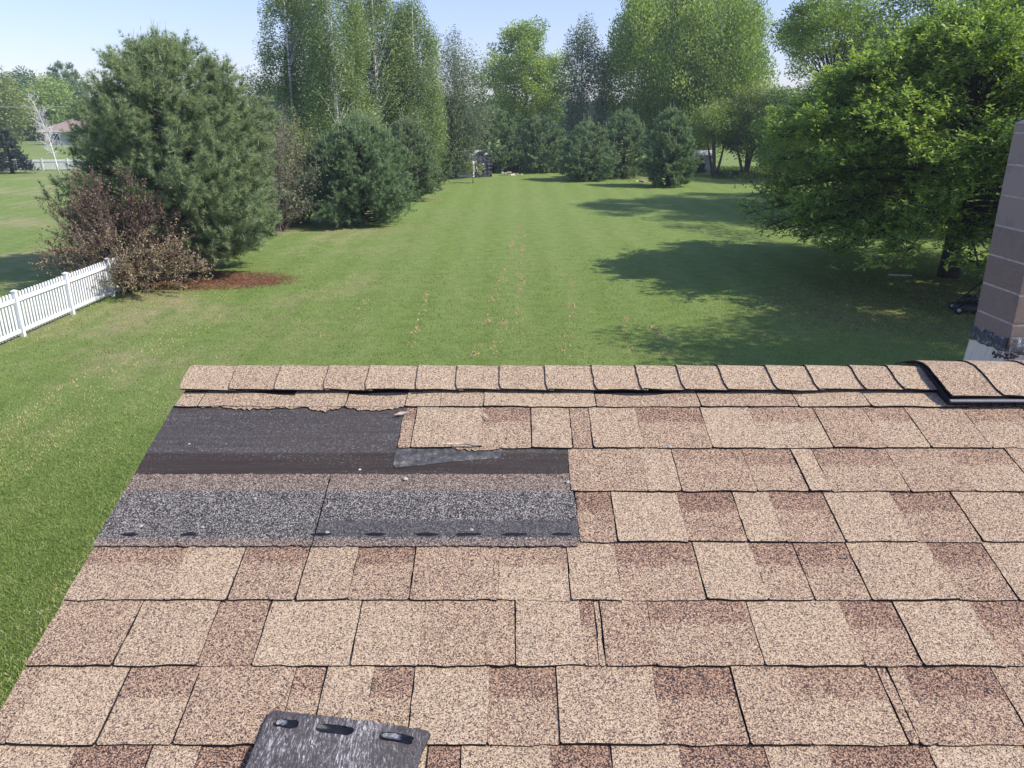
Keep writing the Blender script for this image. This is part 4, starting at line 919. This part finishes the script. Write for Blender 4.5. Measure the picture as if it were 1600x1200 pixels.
# -- the oak and the darker tree behind it
ox, oy = at(1482, 432)
def oak():
    r = np.random.default_rng(81); t = thing('oak_tree', 'broad layered oak with low sweeping branches shading the lawn', 'oak', (ox, oy, 0))
    H = ZY(22, oy); m = MB(); P = []; PD = []; TN = []
    limbs(m, r, (0, 0, -.05), (-.3, .2, H * .96), .30, [], 0, bend=.5)
    nb = 132
    for i in range(nb):
        ti = (i + .5) / nb; ga = i * 2.39996 + r.uniform(-.3, .3); h0 = 1.75 + (H - 3.0) * ti
        Rr = 6.7 * float(np.interp(ti, [0, .12, .4, .7, .9, 1], [.82, 1, .97, .74, .42, .14])) * r.uniform(.78, 1.1)
        if math.cos(ga) < -.2: Rr *= 1.03
        dx_, dy_ = math.cos(ga), math.sin(ga); rise = (-.35 if ti < .2 else .9 * ti) * r.uniform(.5, 1.3)
        c = [np.array([dx_ * Rr * q, dy_ * Rr * q + .25 * math.sin(q * 4 + i), h0 + rise * q + .5 * math.sin(q * 3.1) * (.4 + ti) - (.55 * q * q if ti < .3 else 0)]) for q in np.linspace(0, 1, 9)]
        rb = .085 * (1 - ti * .6); m.tube([tuple(p) for p in c], [rb * (1 - .1 * k) for k in range(9)], 5, cap=False)
        for j in range(int(9 + Rr * 2.6)):
            q = r.uniform(.25, 1.0) ** .7; k = min(7, int(q * 8)); p = c[k] + (c[k + 1] - c[k]) * (q * 8 - k)
            side = (-1) ** j; td = np.array([dx_ * .7 - side * dy_ * .8, dy_ * .7 + side * dx_ * .8, r.uniform(-.15, .75)]); L = r.uniform(.5, 1.4) * (1.1 - .35 * q); e = p + td * L; 
            m.tube([tuple(p), tuple((p + e) / 2 + [0, 0, .05]), tuple(e)], [.022, .014, .006], 3, cap=False)
            nn = int(9 + 9 * L); f = r.uniform(.15, 1.05, nn)[:, None]; pts = p + (e - p) * f + r.normal(0, 1, (nn, 3)) * [.19, .19, .16]
            P.append(pts); PD.append(np.repeat(td[None], nn, 0)); TN.append(np.full(nn, r.uniform(-.16, .16) + .16 * (f.ravel() > .75)))
    P = np.concatenate(P); TN = np.concatenate(TN); PD = np.concatenate(PD); st = 7; n = len(P) * st
    Q = np.repeat(P, st, 0) + r.normal(0, .03, (n, 3)); D = unit(rand_dirs(r, n) * [1, 1, .5] + np.repeat(PD, st, 0) * .35 + [0, 0, -.12]); N = unit(rand_dirs(r, n) * .6 + [0, 0, 1]); L = .15 * r.uniform(.6, 1.25, n)
    tone = np.clip(.40 + np.repeat(TN + r.uniform(-.1, .1, len(TN)), st) + r.uniform(-.22, .22, n), 0, 1)
    np_mesh('crown', quads(Q, D, N, L, L * .42).reshape(-1, 3), 4, F_OAK, t, np.repeat(tone, 4)); m.build('trunk', BARKD, t)
oak()
tree('dark_maple', 'dark tall tree reaching over the oak from the right', 'tree', XY(1640, 380, 40), 40, 82, 15, 8.2, OVAL, 4.2, F_DARK, BARKD, .32, nclump=260, rc=1.15, nleaf=90000, leaf=.17, lump=.35, nlimb=60, flat=.5)
tree('back_tree', 'mid green tree behind the right side of the oak', 'tree', XY(1420, 300, 48), 48, 83, ZY(-70, 48), 6.6, OVAL, 1.0, F_DARK, BARKD, .22, nclump=260, rc=1.1, nleaf=70000, leaf=.2)
tree('shade_tree', 'airy tree out of view right of the house, added to throw dappled shade on the lawn', 'tree', 19.0, 14.9, 84, 11.5, 6.1, OVAL, 3.0, F_OAK, BARKD, .25, nclump=220, rc=1.15, nleaf=95000, leaf=.17, lump=.4)  # stands out of view; added for the dappled shade it casts near the ridge
# undergrowth behind the oak
for i, (px, Y, Hh, Rr, lab) in enumerate([(1330, 40, 2.0, 2.4, 'low green shrub under the left reach of the oak'), (1425, 37, 2.2, 2.6, 'low leafy shrub behind and left of the oak trunk'), (1520, 38, 2.4, 2.6, 'leafy shrub behind the oak trunk on the right')]):
    tree('undergrowth_shrub', lab, 'shrub', XY(px, 380, Y), Y, 90 + i, Hh, Rr, OVAL, .05, F_OAK, BARKD, .05, nclump=40, rc=.55, nleaf=9000, leaf=.13, stems=3)
# sapling on the lawn
x, y = at(739, 286); tree('sapling', 'little pale sapling in front of the tarp shelter', 'sapling', x, y, 95, 1.75, .72, OVAL, .5, F_YEL, BARK, .03, nclump=14, rc=.24, nleaf=700, leaf=.12, nlimb=10)

# -- far left
tree('willow_tree', 'big pale weeping tree at the far left edge', 'tree', XY(-8, 200, 150), 150, 101, ZY(120, 150), 6.5, OVAL, .5, F_YEL, BARK, .4, nclump=90, rc=1.9, nleaf=12000, leaf=.5, flat=1.4, droop=.2)
tree('broad_tree', 'broad dark green tree left of the brown roofed house', 'tree', XY(52, 200, 185), 185, 102, ZY(112, 185), 8.5, OVAL, .5, F_DARK, BARK, .4, nclump=120, rc=2.3, nleaf=16000, leaf=.55)
tree('broad_tree', 'lighter green tree nearest the brown roofed house', 'tree', XY(82, 200, 178), 178, 103, ZY(122, 178), 6.5, OVAL, .5, F_MAPLE, BARK, .4, nclump=100, rc=1.9, nleaf=14000, leaf=.5)
pine('tall dark conifer behind the brown roofed house', XY(113, 200, 190), 190, 104, ZY(100, 190), 4.6, [(0, .5), (.2, .8), (.5, 1), (.8, .8), (1, .25)], F_PINE2, nbr=110, needle=.7, nw=.16, ntw=6, tuft=8, base_h=1, rise=.4, twig=1.3, sprigs=3, cat='conifer', name='conifer_tree', r0=.35)
pine('layered dark conifer right of the tall one', XY(136, 200, 186), 186, 105, ZY(135, 186), 4.2, [(0, 1), (.3, .9), (.6, .6), (1, .1)], F_PINE2, nbr=90, needle=.7, nw=.16, ntw=6, tuft=8, base_h=.5, rise=.3, twig=1.3, sprigs=3, cat='conifer', name='conifer_tree', r0=.35)
x, y = at(20, 271); pine('small dark blue spruce on the neighbouring lawn', x, y, 106, ZY(205, y), 1.9, [(0, 1), (.25, .84), (.5, .58), (.75, .32), (1, .04)], F_SPRUCE, nbr=130, needle=.1, nw=.03, ntw=9, tuft=11, base_h=.15, rise=-.12, twig=.3, sprigs=4, cat='spruce', name='spruce_tree')
def bare_birch():
    x, y = at(92, 271); r = np.random.default_rng(7); t = thing('bare_birch', 'leafless white birch leaning in front of the far picket fence', 'birch', (x, y, 0)); m = MB(); H = ZY(158, y)
    top = np.array([-1.2, 0, H]); ax = [top * q + [.25 * math.sin(q * 3), 0, 0] for q in np.linspace(0, 1, 9)]; m.tube([tuple(p) for p in ax], [.09 * (1 - .1 * k) for k in range(9)], 6)
    for i in range(70):
        q = r.uniform(.25, 1); k = min(7, int(q * 8)); p = ax[k] + (ax[k + 1] - ax[k]) * (q * 8 - k); d = unit(r.normal(0, 1, (1, 3)) * [1, 1, .3] + [[0, 0, .9]])[0]; L = r.uniform(.6, 1.9) * (1.15 - .6 * q); e = p + d * L
        m.tube([tuple(p), tuple(e)], [.02, .008], 4, cap=False)
        for j in range(4): p2 = p + (e - p) * r.uniform(.3, 1); m.tube([tuple(p2), tuple(p2 + unit(r.normal(0, 1, (1, 3)) + [[0, 0, .8]])[0] * r.uniform(.3, .8))], [.014, .008], 3, cap=False)
    m.build('trunk', plain('white_birch_wood', (.62, .60, .57), .8, .15, 3), t)
bare_birch()

# distant woodland line
def far_wood():
    r = np.random.default_rng(120); Vs = []; Ts = []
    for i in range(230):
        Y = r.uniform(190, 330); px = r.uniform(-120, 1750); X = XY(px, 180, Y); H = r.uniform(6.5, 11) + (2.5 if 380 < px < 480 else 0); Rr = r.uniform(4, 7)
        n = 420; d = rand_dirs(r, n); P = np.array([X, Y, H * .5]) + d * np.array([Rr, Rr, H * .55]) * (r.uniform(.5, 1, n) ** .4)[:, None] * (1 + .15 * np.sin(d[:, :1] * 9))
        N = unit(d + rand_dirs(r, n) * .7); D = rand_dirs(r, n); L = 1.1 * r.uniform(.6, 1.4, n); Vs.append(quads(P, D, N, L, L * .7).reshape(-1, 3)); Ts.append(np.repeat(np.clip(r.uniform(.1, .8) + r.uniform(-.2, .2, n), 0, 1), 4))
    tag(np_mesh('far_woodland', np.concatenate(Vs), 4, F_FAR, None, np.concatenate(Ts)), 'distant line of woodland along the horizon', 'woodland', kind='stuff')
far_wood()
def rough_grass():
    r = np.random.default_rng(130); n = 60000; px = r.uniform(690, 1330, n); Y = r.uniform(69, 82, n); Y = np.where(px < 1085, Y + 8, Y); X = (px - 800) / 1132 * Y; P = np.stack([X, Y, np.zeros(n)], 1)
    D = unit(rand_dirs(r, n) * .5 + [0, 0, 1]); N = rand_dirs(r, n); L = r.uniform(.15, .5, n) * np.clip((Y - 68) / 5, .2, 1); V = quads(P, D, N, L, L * .22)
    tag(np_mesh('rough_grass', V.reshape(-1, 3), 4, foliage('rough_grass_leaf', [(0, (.05, .09, .02)), (.6, (.12, .18, .045)), (1, (.26, .28, .11))], .3), None, np.repeat(r.uniform(0, 1, n), 4)), 'rough uncut grass under the trees at the end of the lawn', 'grass', kind='stuff')
rough_grass()

# ------------------------------------------------------------------ picket fences
k_ = NT('white_vinyl', .4, .4); v_ = k_.geo(); q_ = k_.noise(k_.geo((7, 7, 2.5)), 1.0, 6, .7); lo_ = k_.math('MULTIPLY', k_.math('SUBTRACT', .45, k_.sep(v_, 2)), 1.6, clamp=True)
c_ = k_.mix(k_.math('MULTIPLY', k_.math('SUBTRACT', q_, .42), 1.3, clamp=True), (.74, .75, .75), (.55, .56, .53)); c_ = k_.mix(k_.math('MULTIPLY', lo_, q_), c_, (.36, .38, .25)); k_.col(c_); M_VINYL = k_.m
def fence(label, A, B, h, first_post, bay, group=None, pick=.068, gap=.056, name='picket_fence'):
    A, B = Vector(A), Vector(B); d = (B - A); L = d.length; d.normalize(); rz = math.atan2(d.y, d.x)
    t = thing(name, label, 'fence', A, rz, group)
    posts = []; s = first_post
    while s < L + .01: posts.append(s); s += bay
    for i, s in enumerate(posts):
        m = MB(); m.box((s, 0, (h + .0) / 2 - .05), (.105, .105, h + .10)); p = m.build('post', M_VINYL, t)
        bv = p.modifiers.new('b', 'BEVEL'); bv.width = .006
        c = MB(); z = h + .0; c.box((s, 0, z + .01), (.13, .13, .022)); c.add([(s - .058, -.058, z + .021), (s + .058, -.058, z + .021), (s + .058, .058, z + .021), (s - .058, .058, z + .021), (s, 0, z + .055)], [(0, 1, 4), (1, 2, 4), (2, 3, 4), (3, 0, 4)]); c.build('post_cap', M_VINYL, p)
        s1 = posts[i + 1] if i + 1 < len(posts) else L
        spans = [(s, s1)] + ([(0, s)] if i == 0 and s > .3 else [])
        for (a, b) in spans:
            if b - a < .3: continue
            m = MB(); a += .07; b -= .07
            for z in (.17, h - .22): m.box(((a + b) / 2, 0, z), (b - a, .045, .09))
            n = int((b - a) / (pick + gap)); st = (b - a) / n
            for k in range(n):
                x = a + st * (k + .5); w2 = pick / 2; zt_ = h - .03 + .0 * k; y = .034
                prof = [(x - w2, .07), (x + w2, .07), (x + w2, zt_ - .03), (x + w2 * .7, zt_ - .008), (x, zt_), (x - w2 * .7, zt_ - .008), (x - w2, zt_ - .03)]
                vs = [(q[0], y - .010, q[1]) for q in prof] + [(q[0], y + .010, q[1]) for q in prof]; n7 = 7
                m.add(vs, [tuple(range(7)), tuple(range(13, 6, -1))] + [(i_, i_ + 7, (i_ + 1) % 7 + 7, (i_ + 1) % 7) for i_ in range(7)])
            m.build('picket_panel', M_VINYL, t)
    return t
P1 = G(37, 526); P2 = G(216, 446); dv = (P2 - P1).normalized()
A = P1 - dv * 5.4
# viewer's side shows the pickets
fence('white picket fence running under the red-leaved bush', A, P2 + dv * 2.2, 1.16, 5.4 - 4.56, 2.28)
a = G(-60, 268); b = G(150, 266); fence('far white picket fence behind the blue spruce', a, b, 1.15, .4, 2.4)

# ------------------------------------------------------------------ neighbour's house
def neighbour():
    Y = 150.0; x0 = XY(63, 215, Y); w_, dp = 17.0, 11.0; t = thing('brick_house', 'distant low house with a brown hip roof behind the big pine', 'house', (x0, Y, 0)); H = 2.55
    k = NT('far_brick', .9); v = k.coord('Object'); br = k.n.new('ShaderNodeTexBrick'); br.inputs['Scale'].default_value = 3; br.inputs['Color1'].default_value = (.22, .18, .17, 1); br.inputs['Color2'].default_value = (.30, .25, .23, 1); br.inputs['Mortar'].default_value = (.4, .38, .36, 1); k.l.new(v, br.inputs[0]); k.col(br.outputs[0])
    m = MB(); m.box((w_ / 2 + .5, dp / 2, H / 2), (w_ - 1, dp, H)); m.build('wall', k.m, t)
    m = MB(); e = .5; rh = 2.75
    m.add([(-.2, -e, H), (w_ + .2, -e, H), (w_ + .2, dp + e, H), (-.2, dp + e, H), (6.0, dp / 2, H + rh), (w_ - 6, dp / 2, H + rh)], [(0, 1, 5, 4), (1, 2, 5), (2, 3, 4, 5), (3, 0, 4), (0, 3, 2, 1)])
    m.build('roof', plain('brown_roof', (.30, .215, .185), .9, .15, 3), t)
    m = MB(); m.box((w_ / 2, -e - .02, H - .1), (w_ + .5, .06, .2)); m.build('gutter', M_VINYL, t)
    for xx in (3.0, 7.0, 11.5):
        m = MB(); m.box((xx, -.03, 1.45), (1.5, .08, 1.3)); f = m.build('window', M_VINYL, t); m = MB(); m.box((xx, -.08, 1.45), (1.3, .04, 1.1)); m.build('pane', plain('dark_glass', (.03, .04, .05), .1, .1), f)
    m = MB(); m.box((9.3, -.03, 1.05), (1.0, .07, 2.1)); m.build('door', plain('far_door', (.2, .2, .22), .6), t)
neighbour()
def utility():
    t = thing('utility_wire', 'thin overhead wire crossing in front of the far left trees', 'wire'); m = MB(); Y = 140
    pts = [(XY(px, 166, Y), Y, ZY(165 + 2.5 * math.sin(math.pi * (px + 60) / 200), Y)) for px in range(-60, 141, 20)]; m.tube(pts, .035, 4); m.build('wire', plain('wire', (.5, .5, .5), .5), t)
utility()

# ------------------------------------------------------------------ tarp shelter, shed, scraps at the end of the lawn
def shelter():
    x, y = at(752, 277); t = thing('tarp_shelter', 'small arched shelter with a white roof and a crinkled black tarp front', 'shelter', (x, y, 0), R(40)); t.scale = (1.1, 1.1, 1.12); r = random.Random(3)
    Wd, H, D = 2.05, 2.0, 3.6
    def arch(k): 
        a = math.pi * k / 12; return (-Wd / 2 * math.copysign(abs(math.cos(a)) ** .55, math.cos(a)), H * (.62 + .38 * math.sin(a)) if 0 < k < 12 else 0)
    ap = [(-Wd / 2, 0), (-Wd / 2, .7), (-Wd / 2 * .98, 1.25), (-.66, 1.72), (-.3, 1.95), (.05, 2.03), (.45, 1.92), (.8, 1.66), (Wd / 2 * .96, 1.25), (Wd / 2, .7), (Wd / 2, 0)]
    m = MB(); n = len(ap); V = []; 
    for j in range(7):
        for (a, b) in ap: V.append((a * 1.01 + r.gauss(0, .015), .0 + D * j / 6, b * 1.01 + r.gauss(0, .02)))
    m.add(V, [(j * n + i, j * n + i + 1, (j + 1) * n + i + 1, (j + 1) * n + i) for j in range(6) for i in range(n - 1)], 0, True); m.build('roof_cover', plain('white_tarp', (.78, .78, .80), .5, .04, 3), t)
    m = MB(); V = []; F = []; M_, N_ = 16, 16
    def top(xx): return float(np.interp(xx, [p[0] for p in ap[2:9]], [p[1] for p in ap[2:9]]))
    for j in range(M_):
        for i in range(N_):
            xx = -Wd / 2 + .35 * (1 - j / 15) * 0 + Wd * i / (N_ - 1); zz = top(max(-1, min(.98, xx))) * j / (M_ - 1); V.append((xx, -.12 + r.gauss(0, .045) + .05 * math.sin(i * 1.9), zz))
    m.add(V, [(j * N_ + i, j * N_ + i + 1, (j + 1) * N_ + i + 1, (j + 1) * N_ + i) for j in range(M_ - 1) for i in range(N_ - 1)], 0, False); m.build('front_tarp', plain('black_tarp', (.045, .047, .058), .3, .3, 2), t)
    m = MB(); m.add([(-1.28, -.5, .1), (-1.1, -.5, .1), (-1.05, -.5, 1.3), (-1.2, -.45, 1.35), (-1.28, .3, .1), (-1.2, .3, 1.35)], [(0, 1, 2, 3), (4, 0, 3, 5)]); m.build('side_flap', plain('white_flap', (.75, .75, .77), .5), t)
shelter()
def shed():
    x, y = at(1096, 270); t = thing('garden_shed', 'little weathered grey shed with an open dark doorway by the round-topped pine', 'shed', (x, y, 0), R(-8)); 
    k = NT('grey_boards', .85); v = k.coord('Object'); wv_ = k.n.new('ShaderNodeTexWave'); wv_.inputs['Scale'].default_value = 5; wv_.inputs['Distortion'].default_value = .6; k.l.new(v, wv_.inputs[0]); k.col(k.ramp(wv_.outputs[1], [(0, (.30, .33, .35)), (.2, (.46, .49, .52)), (1, (.56, .59, .62))])); mt = k.m
    m = MB(); W_, D_, H_ = 1.75, 1.6, 1.55; th = .05
    m.box((W_ / 2 - .28, 0, H_ / 2), (.56, th, H_)); m.box((-W_ / 2 + .1, 0, H_ / 2), (.2, th, H_)); m.box((-.2, 0, H_ - .09), (.96, th * .9, .18))
    m.box((-W_ / 2 + .02, D_ / 2 + .03, H_ / 2), (th, D_, H_)); m.box((W_ / 2 - .02, D_ / 2 + .03, H_ / 2), (th, D_, H_)); m.box((0, D_ + .06, H_ / 2), (W_, th, H_)); m.build('wall', mt, t)
    m = MB(); m.add([(-W_ / 2 - .12, -.18, H_ + .02), (W_ / 2 + .12, -.18, H_ + .02), (W_ / 2 + .12, D_ + .2, H_ + .42), (-W_ / 2 - .12, D_ + .2, H_ + .42), (-W_ / 2 - .12, -.18, H_ + .10), (W_ / 2 + .12, -.18, H_ + .10), (W_ / 2 + .12, D_ + .2, H_ + .5), (-W_ / 2 - .12, D_ + .2, H_ + .5)], [(0, 3, 2, 1), (4, 5, 6, 7), (0, 1, 5, 4), (1, 2, 6, 5), (2, 3, 7, 6), (3, 0, 4, 7)]); m.build('roof', plain('shed_roof', (.42, .43, .43), .8), t)
    m = MB(); m.box((-.2, .25, .7), (.6, .3, 1.3)); m.build('painted_doorway_shade', plain('doorway_shade_black', (.02, .02, .025), .9), t)  # near-black box painting the shade inside the open doorway
shed()
def heap(name, label, cat, px, py, s, cols, seed, n=12):
    x, y = at(px, py); t = thing(name, label, cat, (x, y, 0)); r = random.Random(seed)
    mats = [plain(name + '_c%d' % j, c, .85, .3, 3) for j, c in enumerate(cols)]
    for i in range(n):
        m = MB(); q = Vector((r.gauss(0, s), r.gauss(0, s * .5), abs(r.gauss(.1, s * .25)))); m.box(q, (r.uniform(.1, .5), r.uniform(.08, .2), r.uniform(.06, .16)), rz=r.uniform(0, 3))
        o = m.build('scrap_piece', mats[i % len(mats)], t); bv = o.modifiers.new('b', 'BEVEL'); bv.width = .015
heap('wood_pile', 'small pale heap of scrap wood beside the tarp shelter', 'heap', 797, 274, .45, [(.50, .36, .22), (.55, .54, .52)], 1)
heap('brick_pile', 'low orange-brown heap between two round pines', 'heap', 1003, 284, .5, [(.40, .20, .11), (.45, .40, .35)], 2)
def bin_():
    x, y = at(806, 270); t = thing('black_bucket', 'black bucket with white lid behind the scrap wood heap', 'bucket', (x, y + .4, 0)); m = MB(); m.tube([(0, 0, 0), (0, 0, .75)], [.24, .32], 14); m.build('pail', plain('black_plastic', (.03, .03, .035), .4), t); m = MB(); m.tube([(0, 0, .76), (0, 0, .82)], [.34, .34], 14); m.build('lid', plain('white_lid', (.7, .7, .7), .4), t)
bin_()
# ------------------------------------------------------------------ mower in the shade
def mower():
    x, y = at(1511, 488); t = thing('push_mower', 'black push mower with its handle up in the shade by the chimney', 'mower', (x, y, 0), R(-12)); blk = plain('black_paint', (.018, .018, .02), .35, .2, 8); gry = plain('grey_hub', (.35, .36, .38), .5, .1)
    m = MB(); n = 16; V = [];
    for z, k in ((.09, 1.0), (.2, 1.0), (.27, .86), (.30, .5)):
        for i in range(n): a = 2 * math.pi * i / n; V.append((.36 * k * math.copysign(abs(math.cos(a)) ** .7, math.cos(a)), .26 * k * math.copysign(abs(math.sin(a)) ** .7, math.sin(a)), z))
    m.add(V, [(j * n + i, j * n + (i + 1) % n, (j + 1) * n + (i + 1) % n, (j + 1) * n + i) for j in range(3) for i in range(n)] + [tuple(3 * n + i for i in range(n))], 0, True); m.build('deck', blk, t)
    m = MB(); m.tube([(.04, 0, .29), (.04, 0, .40), (.04, 0, .46), (.04, 0, .50)], [.17, .19, .17, .08], 16); m.tube([(.2, .05, .33), (.32, .1, .36)], .05, 8); m.build('engine', blk, t)
    for (a, b, rr_) in ((-.32, -.29, .11), (-.32, .29, .11), (.32, -.29, .13), (.32, .29, .13)):
        m = MB(); m.tube([(a, b - .025, rr_), (a, b + .025, rr_)], rr_, 18); wl_ = m.build('wheel', blk, t); m = MB(); m.tube([(a, b - .032, rr_), (a, b + .032, rr_)], rr_ * .5, 12); m.build('hub', gry, wl_)
    m = MB(); 
    for b in (-.22, .22): m.tube([(-.28, b, .22), (.25, b * 1.0, .78), (.72, b, 1.22)], .02, 6)
    m.tube([(.72, -.22, 1.22), (.74, 0, 1.24), (.72, .22, 1.22)], .02, 6); m.tube([(.25, -.22, .78), (.25, .22, .78)], .014, 6); m.build('handle', blk, t)
mower()
def plank(name, label, px0, px1, py, c, w_=.14):
    a = G(px0, py); b = G(px1, py + 1); t = thing(name, label, 'board', a); m = MB(); d_ = b - a; m.box((d_.x / 2, d_.y / 2, .04), (d_.length, w_, .05), rz=math.atan2(d_.y, d_.x)); m.box((d_.x * .35, d_.y / 2 + w_ * .8, .03), (d_.length * .5, w_ * .5, .03), rz=math.atan2(d_.y, d_.x) + .06); m.build('plank', plain(name + '_wood', c, .8, .2, 6), t)
plank('pale_board', 'pale board lying on the shaded ground left of the oak trunk', 1388, 1424, 431, (.42, .40, .36))

# ------------------------------------------------------------------ thin summer air
hz = MB(); hz.box((0, 720, 8.6), (1900, 1620, 19.2)); hm = bpy.data.materials.new('air'); hm.use_nodes = True
hn = hm.node_tree; hn.nodes.remove(hn.nodes['Principled BSDF']); pv = hn.nodes.new('ShaderNodeVolumePrincipled'); pv.inputs['Density'].default_value = .0005; pv.inputs['Color'].default_value = (.80, .90, 1, 1); pv.inputs['Anisotropy'].default_value = .2
hn.links.new(pv.outputs[0], hn.nodes['Material Output'].inputs['Volume'])
tag(hz.build('haze', hm), kind='stuff')
